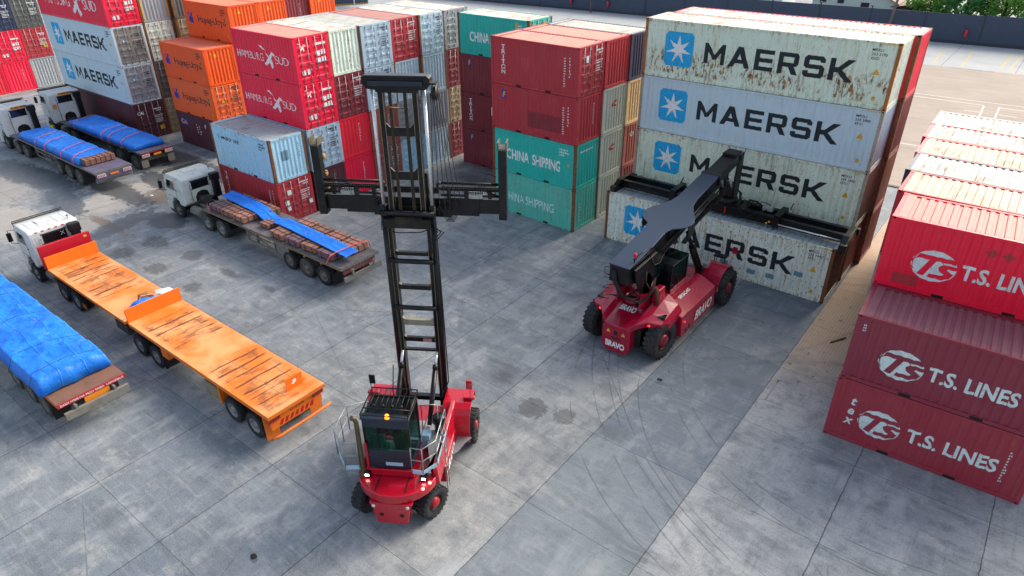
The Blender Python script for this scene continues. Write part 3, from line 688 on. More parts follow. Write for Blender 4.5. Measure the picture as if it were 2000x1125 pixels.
# paints
mg = paint('cad9c6', .40, .5, .35, band=(8.9, 10.5), edge=2.896); mb = paint('b6c8ce', .14, .5, .3); mgr = paint('cdd8c4', .5, .55, .4, key='r', edge=2.896); maF = paint('d2dccf', .72, .5, .5, key='f', edge=2.896)
hred = paint('e4123c', .10, .42, .2); tred = paint('a32a34', .16, .5, .2); mar = paint('742430', .16, .5, .2); cai = paint('4f2530', .12, .5, .15)
teal = paint('12aa9c', .3, .5, .15); tealp = paint('50b09e', .4, .55, .4); ora = paint('ff5010', .08, .45, .15); orap = paint('ff5c24', .10, .45, .2)
bgr = paint('9ab0c0', .12, .5, .2); bgr2 = paint('a6bfcc', .5, .5, .3, key='b'); wht = paint('c8d8cc', .6, .5, .4, key='w'); brt = paint('cf2035', .06, .45, .1)
grn = paint('a3aba0', .12, .5, .2); cream = paint('c9b184', .2, .5, .2); navy = paint('22304e', .12, .45, .1); drk = paint('4a4f4e', .25, .6, .2)
gry = paint('8b9196', .15, .5, .2); gryd = paint('7c7b78', .4, .6, .2); ror = paint('8c4a42', .3, .5, .3); yel = paint('8f8468', .6, .6, .3); lbl = paint('98c4da', .42, .5, .3, key='l', edge=2.591)
rW = roofpaint('d6d0c6', .8); rP = roofpaint('c88e80', .35); rG = roofpaint('b4b6b0', .45, 'g'); rO = roofpaint('e2795c', .1); rR = roofpaint('b07a74', .3); rM = roofpaint('8a5560', .2); rL = roofpaint('a9b5ba', .55, 'l'); rB = roofpaint('d2c6ac', .8, 'b'); rF = roofpaint('9fb0b4', .6, 'f')
TN = ['ground tier', 'second tier', 'third tier', 'top tier']
GM = 'containers in the tall white star logo tower'
# --- M tower
MX, MY = -17.70, 34.02
fr4 = [maF, mgr, mb, mg]
nums = [('MRKU', '214 6681', '45G1'), ('MRKU', '248 1480', '45G1'), ('MRSU', '538 5880', '45G1'), ('MRKU', '252 2190', '45G1')]
mlab = ['long rusty pale box on the ground behind the box the reach stacker holds', 'long pale green box with star logo just above the lifting spreader', 'long clean blue grey box with star logo and black letters, second from tower top',
        'long pale box with rust along its lower edge, topmost of the star logo tower']
for k in range(4):
    container(L4, H4, (MX, MY, k*H4), 0, fr4[k], rW, 'W', mlab[k], MB+mk_num(*nums[k]), (), GM, rust=[RUSTY, RPALE, RPALE, RUSTO][k], frame=fr4[k], eastbody=[ror, paint('8a6a58', .6, .6, .2), bgr, wht][k])
rr = [mar, ror, mar, hred]
rl = ['dark red long box on the ground at the back row of the white tower', 'rust red long box second in the back row of the white tower', 'maroon long box third in the back row of the white tower', 'bright red long box topmost in the back row of the white tower']
for k in range(4): container(L4, H4, (MX+.25, MY+2.52, k*H4), 0, rr[k], rW if k == 3 else rR, 'W', rl[k], (), (), 'containers in the back row of the white tower', rust=RUSTY)
# --- container held by the reach stacker
container(L4, H4, (-17.74, 31.2, .0), 0, maF, rF, 'W', 'long rust streaked pale box with star logo under the reach stacker spreader', MB+mk_num('MRKU', '226 7445', '45G1')+
          [('pt', lambda L: decal(fill([[(a, b), (a+.42, b), (a+.42, b+.25), (a, b+.25)] for a, b in ((6.9, .55), (8.35, .45), (9.3, .5), (10.6, 1.05))]), L, True, .007), plain('blue_touch_up', '6f95ab', .5))], (), rust=RUSTY, eastbody=paint('5a3a34', .6, .7, .1))
# --- T block (20 ft)
ty = -.028
def tpos(r, k): return (-25.6-sin(ty)*0+.0, 30.82+r*2.455, k*H2)
trow = [[(tealp, rG, 'W', 'pale faded teal box at the foot of the red and teal stack by the spreader', [('faint', D_text('CHINA SHIPPING', .8, 4.6, .8, 1.35), paint('c4ecdf', .2, .6, .0, key='q'))], [('eg', D_rows([(.6, .68, z*.2+.5, .08) for z in range(6)]), WHITE)]),
         (teal, rG, 'W', 'teal box with white stencilled letters under two red boxes', CHINA+marks(L2, H2, WHITE)+[('cy', D_sq(5.5, 5.62, 1.3, 1.45, .02), YELLOW)], [('eh', D_rows([(.5, 1.7, 2.05, .1)]), WHITE)]),
         (tred, rR, 'W', 'red box with small blue and yellow square mark, below the topmost red one', FLOR+sidecol(WHITE)+[('fp', D_sq(2.6, 5.0, .5, 1.4, .02), paint('7c242c', .2, .55, .1)), ('fq', D_sq(1.9, 4.2, .9, 1.7, .02), paint('8a262c', .1, .55, .1))][:1], wm(VERT, PALEC)),
         (tred, rP, 'D', 'topmost red box with vertical white letters and doors beside the star tower', TRI+sidecol(WHITE)+[('tp', D_sq(2.2, 2.78, 1.05, 1.66, .02), paint('a8343a', .1, .6, .2))], wm(DOORT, WHITE)+[('dpw', lambda L: decal(fill([[(.62, 1.75), (.85, 1.75), (.85, 2.1), (.62, 2.1)]]), L, False, .012), WHITE)])],
        [(grn, rG, 'W', 'grey green box on the ground at the second column of the red and teal stack', (), ()), (grn, rG, 'W', 'grey green box with small red mark, lower of two', (), CCM), (grn, rG, 'W', 'grey green box with small red mark, upper of two', (), CCM), (tred, rP, 'W', 'plain red box topmost in the second column right of the doors', (), ())],
        [(mar, rG, 'W', 'dark red box on the ground beside the white tower', (), ()), (ror, rG, 'W', 'dark rust box with white ring mark beside the white tower', (), [('ring', D_poly([ell(.2, .16, 16, .9, 1.9), ell(.11, .08, 16, .9, 1.9)]), PALEC)]), (cream, rG, 'W', 'cream box with ribbed end beside the white tower', (), ()), (navy, rG, 'W', 'navy blue box topmost beside the white tower', (), ())]]
for r, tr in enumerate(trow):
    for k, (b, rf, e, lab, fr_, em) in enumerate(tr):
        dx = {0: 0, 1: .12, 2: .25}[r]
        container(L2, H2, (-25.6+dx, 30.82+r*2.455, k*H2), ty, b, rf, e, lab, fr_, em, 'containers in the red and teal stack', rust=RUSTY if b in (teal, tealp) else None)
# --- C block
cblk = [(mar, rG, 'W', 'maroon box on the ground with square mark and paler patch', FLOR+[('cp', D_sq(1.7, 4.2, .7, 1.5, .02), paint('7c3038', .1, .6, .2))], ()), (mar, rG, 'W', 'maroon box with vertical white letters, second from ground behind the mast', TRI+[('cw', D_sq(2.8, 3.0, 1.3, 1.9, .02), WHITE)], ()),
        (mar, rG, 'W', 'maroon box with small square mark just under the teal box', FLOR, ()), (teal, rW, 'D', 'teal box with white stencilled letters topmost of the maroon stack', CHINA+marks(L2, H2, WHITE)+[('c4', D_sq(4.95, 5.15, 2.05, 2.4, .02), YELLOW)], [('c5', E_rows([(.3, .7, 2.25, .12), (1.4, 1.8, 2.25, .12)]), YELLOW)])]
for k, (b, rf, e, lab, fr_, em) in enumerate(cblk):
    container(L2, H2, (-32.75, 36.0, k*H2), -.02, b, rf, e, lab, fr_, em, 'containers in the maroon and teal stack', rust=RUSTY if k == 3 else None)
# --- long wall of 20 ft boxes (ends towards the yard)
hsrow = [
 [(cai, 'W', wm(VERT, PALEC), 'dark maroon ribbed end', ()), (bgr, 'd', wm(DOORT, BLACK)+STARE, 'blue grey doors with tiny star', ()), (hred, 'D', wm(DOORW, WHITE)+wm(DOORB, WHITE), 'red doors with bird mark', HSUD), (hred, 'D', wm(DOORW, WHITE)+wm(DOORB, WHITE), 'red doors with bird mark', HSUD)],
 [(hred, 'W', wm(VERT, WHITE), 'red ribbed end', ()), (brt, 'W', wm(VERT, WHITE), 'bright red ribbed end', ()), (mar, 'D', wm(DOORT, PALEC), 'dark red doors', ()), (wht, 'W', (), 'white rust flecked ribbed end', ())],
 [(ror, 'D', wm(DOORT, PALEC), 'rust red doors', ()), (ror, 'W', wm(VERT, PALEC), 'rust red ribbed end', ()), (bgr, 'd', wm(DOORT, BLACK), 'pale blue doors', ()), (bgr, 'd', wm(DOORT, BLACK), 'blue grey doors', ())],
 [(lbl, 'd', wm(DOORT, BLACK), 'light blue doors', ()), (gry, 'd', wm(DOORT, BLACK)+STARE[:1], 'grey doors with tiny mark', ()), (bgr2, 'W', (), 'light blue ribbed end', ()), (tred, 'D', wm(DOORT, PALEC)+[('fq2', D_sq(.3, .55, 1.8, 2.15, .02), NAVYL)], 'red doors with square mark', ())],
 [(bgr2, 'W', (), 'light blue ribbed end with rusty posts', ()), (gry, 'W', (), 'grey ribbed end', ()), (bgr2, 'W', (), 'rust speckled light blue ribbed end', ()), (bgr2, 'd', wm(DOORT, BLACK)+STARE[:1], 'pale blue doors with faded mark', ())],
 [(mar, 'D', wm(DOORT, PALEC), 'maroon doors', ()), (yel, 'D', wm(DOORT, PALEC), 'rusty ochre doors', ()), (mar, 'D', wm(DOORT, WHITE), 'maroon doors with white print', ()), (gry, 'd', wm(DOORT, BLACK), 'weathered grey doors', ())]]
hroof = [rP, rW, rG, rR, rW, rW]
cn = ['first', 'second', 'third', 'fourth', 'fifth', 'sixth']
for r, col in enumerate(hsrow):
    for k, (b, e, em, desc, fr_) in enumerate(col):
        lab = '%s, %s, %s column of wall behind the mast' % (desc, TN[k], cn[r])
        container(L2, H2, (-40.05+(.05, -.06, .02, -.03, .05, 0)[r], 23.66+r*2.47, k*H2), 0, b, hroof[r], e, lab, fr_, em, 'containers in the long wall behind the mast', rust=RUSTY if b in (wht, bgr2, yel) else None)
container(L2, H2, (-40.03, 21.03, 0), .004, tred, rR, 'D', 'dark red box with white vertical letters on the ground beside the crate truck', [('tv', D_text('TRITON', .5, .78, .5, 2.2, .02, vert=True), WHITE)]+sidecol(WHITE),
          wm(DOORT, WHITE)+[('plw', lambda L: decal(fill([[(a, b), (a+.28, b), (a+.28, b+.3), (a, b+.3)] for a, b in ((.60, 1.7), (.35, 1.1), (.4, .75), (2.0, .75))]), L, False, .012), WHITE)], None)
container(L2, H2, (-40.05, 21.03, H2), 0, lbl, rL, 'W', 'light blue box with small black lettering on top of the dark red box', [('ml', D_text('MAERSK LINE', 1.05, 2.9, 1.78, 2.0, .01), BLACK), ('mls', D_star(.72, 1.92, .2), CYAN)]+marks(L2, H2, BLACK), [('mv', D_rows([(1.9, 1.96, z*.12+1.2, .06) for z in range(8)]), BLACK), ('mp', D_sq(.7, 1.2, 1.2, 1.8, .05), plain('blue_touch_up', '6f95ab', .5))], None, rust=RUSTY)
# --- orange block
ob = [[(cai, 'W', CAI, (), 'maroon box with blue logo square, ground tier under the orange boxes'), (orap, 'D', HAPAG+marks(L2, H2, INK)+tris(L2, H2), wm(DOORT, INK)+[('oy', D_poly([tri(.75, 1.45, .15)], False, .012), YELLOW)], 'orange box with doors, lower of the two front orange boxes'), (ora, 'W', HAPAG+marks(L2, H2, INK)+tris(L2, H2), [('ot', D_poly([tri(.9, 2.1, .15)]), YELLOW)], 'orange box with ribbed end, upper of the two front orange boxes')]]
for k, (b, e, fr_, em, lab) in enumerate(ob[0]): container(L2, H2, (-54.05, 25.95, k*H2), 0, b, rO, e, lab, fr_, em, 'boxes at the front of the orange block')
br = [(ora, 'first'), (ora, 'second'), (mar, 'third'), (ora, 'fourth')]
for r, (b, nm) in enumerate(br):
    for k in (2, 3):
        d = 'orange' if b is ora else 'maroon'
        lab = '%s box, %s in the %s row behind the front orange boxes' % (d, 'topmost' if k == 3 else 'third up', nm)
        container(L2, H2, (-54.2+(0, .0, -.5, -.3)[r], 28.6+r*2.47, k*H2), 0, b, rO if b is ora else rR, 'W', lab, (HAPAG+marks(L2, H2, INK)+tris(L2, H2)) if r == 0 else (), [('ot', D_poly([tri(.9, 2.1, .15)]), YELLOW)] if b is ora else wm(VERT, PALEC), 'boxes behind the front orange boxes')
    for k in (0, 1):
        container(L2, H2, (-54.2, 28.6+r*2.47, k*H2), 0, mar if k == 0 else gry, rR, 'W', '%s box, %s of the %s row behind the front orange boxes' % ('maroon' if k == 0 else 'grey', TN[k], nm), (), (), 'boxes behind the front orange boxes')
# --- M2 block
m2 = [(cai, 'D', (), wm(DOORT, WHITE)+[('cw2', D_text('CAI', .2, .7, 2.0, 2.25, .03, corr=False, off=.012), WHITE), ('cyl', lambda L: decal(fill([[(1.75, .55), (2.1, .55), (2.1, .9), (1.75, .9)]]), L, False, .012), YELLOW)], 'long maroon box on the ground beside the far tarpaulin truck'),
      (mb, 'd', MM, wm(DOORT, BLACK)+STARE, 'long pale box with star logo and grey doors, lower of the pair at left'), (mb, 'd', MM, wm(DOORT, BLACK)+STARE, 'long pale box with star logo and grey doors, upper of the pair at left'),
      (hred, 'D', [('h1', D_text('HAMBURG', 1.6, 6.2, 1.0, 1.8, -.012), WHITE), ('h2', D_text('SÜD', 8.6, 10.7, .98, 1.9, -.012), WHITE), ('hb', D_poly(swan(7.4, 1.4, .9)), WHITE)], wm(DOORW, WHITE), 'long red box with white letters and doors at the top left')]
for k, (b, e, fr_, em, lab) in enumerate(m2):
    container(L4, H4, (-69.1, 24.0, k*H4), 0, b, rP if k == 3 else rG, e, lab, fr_, em, 'containers in the long stack at left', eastbody=[cai, gry, gryd, hred][k])
m2b = [(yel, 'D', 'rusty ochre'), (drk, 'D', 'dark grey'), (wht, 'D', 'rust stained white'), (gry, 'W', 'light grey')]
for r in (0, 1):
    for k, (b, e, nm) in enumerate(m2b):
        container(L4, H4, (-69.1+r*.3, 26.5+r*2.5, k*H4), 0, b if r == 0 else [gryd, ror, yel, drk][k], rG, e, '%s box, %s of %s row behind the star logo pair at left' % (nm if r == 0 else ['grey brown', 'rust red', 'ochre', 'dark grey'][k], TN[k], ['second', 'third'][r]), (),
                  [('ye', lambda L: decal(fill([[(.16, .3), (.26, .3), (.26, 2.5), (.16, 2.5)], [(2.18, .3), (2.28, .3), (2.28, 2.5), (2.18, 2.5)]]), L, False, .02), YELLOW)] if (k == 3 and r == 0) else (wm(DOORT, WHITE) if e == 'D' else ()), 'containers behind the long stack at left', rust=RUSTY)
# --- far left block, only ends visible
lf = [[(brt, 'W', 'bright red ribbed'), (teal, 'D', 'light teal'), (navy, 'D', 'deep navy')], [(hred, 'W', 'red ribbed'), (hred, 'D', 'crimson with white patches'), (navy, 'D', 'navy with small print')], [(gry, 'W', 'light grey ribbed'), (tred, 'D', 'red with yellow sticker'), (drk, 'D', 'dark olive')]]
lfp = {(2, 0): [('yl', D_sq(.08, .2, .9, 2.2, .02), YELLOW), ('yr', D_sq(2.24, 2.36, .9, 2.2, .02), YELLOW)], (1, 0): wm(VERT, WHITE), (0, 0): wm(VERT, WHITE)}
for r in range(3):
    for k in range(3):
        b, e, nm = lf[r][k]
        em = lfp.get((r, k), wm(DOORW, WHITE) if (r, k) == (1, 1) else wm(DOORT, WHITE)+([('ys', lambda L: decal(fill([[(1.8, .9), (2.15, .9), (2.15, 1.3), (1.8, 1.3)]]), L, False, .012), YELLOW)] if (r, k) == (2, 1) else []))
        container(L4, H4, (-95.1, 21.3+r*2.48, k*H4), 0, b, rG, e, '%s box end, %s of the %s column at the far left' % (nm, TN[k], ['leftmost', 'middle', 'right'][r]), (), em, 'containers at the far left edge')
# --- right block with globe logo boxes
tsy = .047
ts1 = paint('8f2a38', .12, .45, .15); ts2 = paint('7c2638', .08, .42, .12); ts3 = paint('dc0c34', .05, .4, .08); ts1.name = 'paint_ts1'
tl = ['dark red box with globe logo and italic side letters on the ground at right', 'maroon box with globe logo and dusty roof, second tier at right', 'bright red box with globe logo, topmost at right']
ts0 = TSL(ts1, 'a')+[('tex', D_text('tex', .52, .84, .75, 1.9, .03, .25, vert=True), PALEC), ('tss', D_rows([(5.3, 5.36, z*.12+.6, .06) for z in range(11)]), PALEC)]
TO = Vector((-2.8, 21.98, 0)); TU = Vector((cos(tsy), sin(tsy), 0)); TV = Vector((-sin(tsy), cos(tsy), 0))
def tsp(u, v, z): q = TO+TU*u+TV*v; return (q.x, q.y, z)
container(L2, H2, tsp(0, 0, 0), tsy, ts1, rM, 'W', tl[0], ts0, (), 'globe logo boxes at right')
container(L2, H2, tsp(.05, 0, H2), tsy, ts2, rM, 'W', tl[1], TSL(ts2, 'b')+[('cde', D_rows([(.25, .31, z*.1+2.0, .05) for z in range(3)]), PALEC)], (), 'globe logo boxes at right')
ts3m = TSL(ts3, 'c')+[('dia', D_poly([sc([(0, -.16), (.2, 0), (0, .16), (-.2, 0)], 3.05, 2.0, 1), sc([(0, -.16), (.2, 0), (0, .16), (-.2, 0)], 3.5, 2.0, 1)]), tred), ('pt3', D_sq(.5, 1.3, .2, .6, .02), tred)]
container(L2, H2, tsp(.0, 2.5, 2*H2), tsy, ts3, roofpaint('cf8a80', .15), 'W', tl[2], ts3m, (), 'globe logo boxes at right')
for k in (0, 1): container(L2, H2, tsp(0, 2.5, k*H2), tsy, [mar, tred][k], rM, 'W', ['maroon', 'red'][k]+' box hidden behind the globe logo pair, %s' % TN[k], (), (), 'globe logo boxes at right')
rows = [(-.30, roofpaint('d6bfa8', .6), tred, 'cream roofed red'), (-.42, rW, navy, 'white roofed navy'), (-.60, rB, hred, 'beige roofed crimson'), (-.66, rW, brt, 'pale roofed scarlet'), (-.75, rW, wht, 'farthest white roofed')]
rowp = [(-3.3, 29.4-2.44), (-3.55, 31.8-2.44), (-3.68, 34.4-2.44), (-3.86, 36.7-2.44), (-3.93, 39.3-2.44)]
for r, (dx, rf, b, nm) in enumerate(rows):
    y0 = 27.10+r*2.47
    for k in range(3):
        container(L4, H2, (rowp[r][0], y0, k*H2), tsy*.3, b if k == 2 else [mar, gry][k], rf, 'W', '%s long box, %s of row %s behind the bright red globe box' % (nm if k == 2 else ['maroon', 'grey'][k], TN[k], ['one', 'two', 'three', 'four', 'five'][r]), (), (), 'long boxes behind the globe logo boxes')
# ================================================================== trucks (local X runs from front bumper to tail, Y across, Z up)
WCAB = plain('white_cab_paint', 'd4d8d6', .35, var=.3, scale=1.5, dirt='9a978e'); WCABD = plain('dusty_cab_paint', 'd0d8d2', .5, var=.4, scale=2.5, dirt='8a8272')
CHAS = plain('dusty_chassis', '3c3b39', .8, var=.6, dirt='6e675d'); CHASL = plain('pale_dusty_chassis', '7c7a72', .8, var=.5, dirt='55504a')
RIM = plain('grey_wheel_rim', '8f918e', .5, .3, .4); RIMD = plain('dusty_wheel_rim', '77736a', .7, .1, .5)
TYRED = plain('dusty_tyre', '4b4a47', .9, var=.5, dirt='6e6a62')
ORNG = plain('orange_trailer_paint', 'f07a1c', .45, var=.15, dirt='b85c22'); ORNL = plain('amber_sign', 'e98a16', .5, var=.1)
PURP = plain('faded_purple_paint', '5c5a80', .6, var=.4, dirt='6a645e'); REDP = plain('red_panel_paint', 'c0122e', .4, var=.15); REFL = plain('red_reflector', 'b81e28', .3, var=.1); REFW = plain('white_reflector', 'd8d8d2', .3, var=.1)
DECKB = plain('worn_brown_deck', '75625a', .8, var=.6, scale=1.5, dirt='4c423d'); DECKG = plain('worn_grey_deck', '6a6569', .8, var=.6, scale=1.5, dirt='4a4545'); DECKP = plain('worn_purple_deck', '5f5c73', .75, var=.6, scale=1.5, dirt='4c4855')
def orange_deck(zones, key):
    t = NT('worn_orange_deck_'+key); o = t.obj(); x, y, z = t.xyz(o); p = t.pos()
    base = t.mix(t.step(t.noise(p, .6, 4), .35, .6), lin('f07c20'), lin('f2a467'))
    c = t.mix(t.math('MULTIPLY', t.step(t.noise(p, 2.5, 6, .65), .5, .72), .35), base, lin('b9794a'))
    def zone(a, b, e=.35):
        xn = t.math('ADD', x, t.math('MULTIPLY', t.math('SUBTRACT', t.noise(p, 1.5, 3), .5), 1.2))
        return t.math('MULTIPLY', t.step(xn, a-e, a+e), t.step(xn, b+e, b-e))
    zm = None
    for a, b in zones:
        q = zone(a, b); zm = q if zm is None else t.math('MAXIMUM', zm, q)
    yin = t.math('MULTIPLY', t.step(y, .08, .35), t.step(y, 2.42, 2.1)); zm = t.math('MULTIPLY', zm, yin)
    wx = t.math('ADD', x, t.math('MULTIPLY', t.math('SUBTRACT', t.noise(p, 2.2, 3), .5), .10))
    def lines(v, per, wd, nz):
        fr = t.math('FRACT', t.math('DIVIDE', v, per)); e = t.math('ABSOLUTE', t.math('SUBTRACT', fr, .5)); return t.math('MULTIPLY', t.step(e, wd, wd*.2), t.step(t.noise(t.map(p, nz), .9, 4, .7), .36, .52))
    ln = t.math('MAXIMUM', lines(t.math('ADD', wx, t.math('MULTIPLY', t.noise(t.map(p, (1.1, .15, 1)), .9, 2), .7)), .52, .15, (1.1, .5, 1)), t.math('MULTIPLY', lines(t.math('ADD', y, t.math('MULTIPLY', t.noise(p, 1.1, 2), .3)), .83, .04, (.6, 2, 1)), .5))
    dirt = t.step(t.noise(t.map(p, (1, .5, 1)), 2.4, 6, .72), .44, .62)
    c = t.mix(t.math('MULTIPLY', t.math('MULTIPLY', dirt, zm), .8), c, lin('8a5428'))
    c = t.mix(t.math('MULTIPLY', t.math('MULTIPLY', ln, zm), .86), c, lin('33201a'))
    t.set(c, .6); t.bump(t.noise(p, 5, 4), .15, .01); return t.m
_wh = {}
def wheel_mesh(r, w, tm, rm, kind=0):
    k = (r, w, tm.name, rm.name)
    if k in _wh: return _wh[k]
    m = M(); n = 28; s = .03
    m.lathe([(r*.60, -w/2+.02), (r*.9, -w/2), (r-.02, -w/2+.03), (r, -w/2+.06), (r, w/2-.06), (r-.02, w/2-.03), (r*.9, w/2), (r*.60, w/2-.02)], (0, 0, 0), 'y', n)
    for k2 in range(n*2):
        a = pi*k2/n; T = Matrix.Rotation(-a, 4, 'Y')
        m.box(r-.012, r+.010, -w*.40, w*.40, -.018, .018, T)
    ty = m.mesh('tyre', tm)
    m = M(); m.lathe([(r*.60, -w/2+.025), (r*.56, -w/2+.02), (r*.53, -w/2+.08), (r*.36, -w/2+.13), (r*.30, -w/2+.12), (r*.24, -w/2+.02), (r*.16, -w/2-.0), (r*.0, -w/2-.0)], (0, 0, 0), 'y', n)
    m.lathe([(r*.60, w/2-.025), (r*.5, w/2-.03), (r*.45, w/2-.12), (0, w/2-.12)], (0, 0, 0), 'y', n)
    for q in range(8):
        a = 2*pi*q/8; m.lathe([(0, -.02), (.022, -.02), (.022, .0), (0, .0)], (r*.41*cos(a), -w/2+.10, r*.41*sin(a)), 'y', 6)
    ri = m.mesh('rim', rm); _wh[k] = (ty, ri); return _wh[k]
def wheel(par, x, y, r=.52, w=.27, tm=None, rm=None, flip=False, rz=0):
    ty, ri = wheel_mesh(r, w, tm or RUBBER, rm or RIM)
    o = link('wheel', ty, par, (x, y, r), (pi if flip else 0)+rz); link('rim', ri, o); return o
def axle(par, x, W=2.45, dual=True, tm=None, rm=None, r=.52):
    wheel(par, x, .135, r, .27, tm, rm); wheel(par, x, W-.135, r, .27, tm, rm, True)
    if dual: wheel(par, x, .44, r, .27, tm, rm, True); wheel(par, x, W-.44, r, .27, tm, rm)
    M().tube([(x, .3, r), (x, W-.3, r)], .07, 8).obj('axle', CHAS, par)
def cab(par, L, z0, zr, mat, W=2.42, sign=None, style=0, visor=BLACKM):
    """cab-over tractor cab, front at x=0"""
    pr = [(0.06, z0), (0, z0+.5), (.04, z0+1.1), (.26, zr-.22), (.45, zr-.04), (.7, zr), (L-.12, zr-.02), (L, zr-.14), (L, z0+.25), (L-.25, z0+.05), (1.55, z0+.05), (1.45, z0+.30), (1.1, z0+.42), (.72, z0+.30), (.6, z0)]
    c = M().prism(pr, .04, W-.04, 'y').obj('cab', mat, par, .05, 3)
    for k in range(5): M().tube([(.8, .36+k*.42, zr-.012), (L-.3, .36+k*.42, zr-.022)], .022, 8).obj('roof_rib', mat, c)
    m = M(); m.prism([(L+.003, zr-.78), (L+.003, zr-.34), (L+.02, zr-.34), (L+.02, zr-.78)], .62, 1.72, 'y'); m.obj('rear_window', GLASS, c, .02)
    m = M(); m.prism([(.75, z0+.26), (.75, z0+.55), (.9, z0+.78), (1.15, z0+.86), (1.35, z0+.84), (1.55, z0+.72), (1.62, z0+.5), (1.62, z0+.26)], L+.002, L+.010, 'x'); m.obj('engine_recess', DARK, c)
    m = M()
    for yy in (.16, .30, .44): m.box(L-.004, L+.014, yy, yy+.035, z0+.5, zr-.35)
    m.obj('rear_rib', mat, c)
    m = M(); m.tube([(L+.01, .5, z0+.35), (L+.06, .5, z0+.35), (L+.06, .5, zr-.5), (L+.01, .5, zr-.5)], .014, 6); m.obj('grab_rail', BLACKM, c)
    m = M(); m.box(.95, 1.45, .8, 1.55, zr-.03, zr+.035); m.obj('roof_hatch', mat, c, .015)
    m = M(); m.tube([(L-.25, W-.35, zr), (L-.25, W-.35, zr+.12)], .012, 6); m.lathe([(0, .05), (.05, .04), (.06, -.02), (0, -.03)], (L-.25, W-.35, zr+.15), 'z', 10); m.obj('roof_lamp', CHASL, c)
    m = M(); m.box(L+.001, L+.012, .56, 1.78, zr-.84, zr-.781); m.box(L+.001, L+.012, .56, 1.78, zr-.339, zr-.28); m.obj('window_seal', SEAL, c)
    for yy, nm in ((.037, 'side'), (W-.04, 'side')):
        m = M(); s = .0
        m.prism([(.30, zr-.95), (1.25, zr-.95), (1.25, zr-.38), (.55, zr-.34)], yy-.012, yy+.015, 'y'); m.obj('side_window', GLASS, c, .01)
    m = M(); m.box(1.33, 1.345, .030, .05, z0+.45, zr-.3); m.box(.2, 1.33, .030, .05, z0+.46, z0+.475); m.box(1.36, 1.5, .015, .05, z0+.95, z0+1.0); m.obj('door_seam', SEAL, c)
    m = M(); m.prism([(.08, z0+.62), (.33, zr-.32), (.36, zr-.36), (.11, z0+.60)], .2, W-.2, 'y'); m.obj('windscreen', GLASS, c)
    m = M(); m.prism([(.05, zr-.14), (.42, zr+.03), (.44, zr+.07), (-.02, zr-.10)], .1, W-.1, 'y'); m.tube([(.55, .04, zr-.1), (.38, .04, zr+.1), (.38, W-.04, zr+.1), (.55, W-.04, zr-.1)], .025, 6); m.obj('sun_visor', visor, c)
    M().box(-.06, .5, 0.02, W-.02, .38, z0).obj('bumper', mat, par, .04)
    for s in (0, 1):
        y = -.22 if s == 0 else W+.22; yb = .04 if s == 0 else W-.04
        m = M(); m.tube([(.30, yb, zr-.35), (.12, y, zr-.35), (.12, y, zr-1.05), (.3, yb, zr-1.1)], .016, 6); m.box(.07, .17, y-.1, y+.1, zr-.95, zr-.5); m.obj('mirror', BLACKM, c)
    m = M(); m.box(.0, 1.2, .05, W-.05, .30, .379); m.box(.15, .7, .04, .35, .2, .45); m.box(.15, .7, W-.35, W-.04, .2, .45); m.obj('step', CHAS, par)
    # gearbox, fuel tank, air stack behind the cab
    m = M()
    m.box(.6, L+.2, .75, W-.75, .55, .95); m.box(L+.02, L+.4, .9, W-.9, .9, 1.35); m.tube([(L+.1, .55, 1.0), (L+.25, 1.2, 1.35), (L+.1, 1.9, 1.1)], .06, 6); m.tube([(L+.1, .9, 1.5), (L+.4, 1.3, 1.2), (L+.8, 1.2, 1.15)], .03, 6)
    m.obj('engine_tunnel', CHAS, par)
    m = M(); m.box(L+.04, L+.34, W-.55, W-.15, 1.1, zr-.55); m.box(L+.02, L+.40, W-.62, W-.10, zr-.55, zr-.1); m.obj('air_intake', BLACKM, par, .04)
    if sign:
        m = M(); m.box(L+.002, L+.02, .75, 1.85, zr-.24, zr-.06); s = m.obj('number_board', ORNL, c)
        bm = fit(text(sign, .02), .8, 1.8, 0, .13)
        me = decal(bm, 3, False, 0); me.materials.append(INK); q = link('lettering', me, s, (L+.024, 0, zr-.215), pi/2)
    return c
def tractor_chassis(par, L, rear, W=2.45, mat=None):
    m = M()
    for y in (.78, W-.86): m.box(.6, rear, y, y+.08, .72, .98)
    for x in (1.5, L+.9, rear-.1): m.box(x-.05, x+.05, .861, W-.861, .75, .95)
    m.obj('chassis_rail', mat or CHAS, par)
    m = M(); m.tube([(L+.15, .38, .72), (L+1.15, .38, .72)], .27, 12); m.obj('fuel_tank', CHASL, par)
    m = M(); m.box(rear-1.1, rear-.3, .9, W-.9, 1.0, 1.14); m.obj('fifth_wheel', CHAS, par)
    for y0, y1 in ((0.0, .6), (W-.6, W)):
        m = M()
        m.prism([(rear-2.55, .9), (rear-2.4, 1.12), (rear-.1, 1.12), (rear+.1, .8), (rear+.06, .8), (rear-.13, 1.08), (rear-2.38, 1.08), (rear-2.5, .9)], y0, y1, 'y')
        m.obj('mudguard', BLACKM, par)
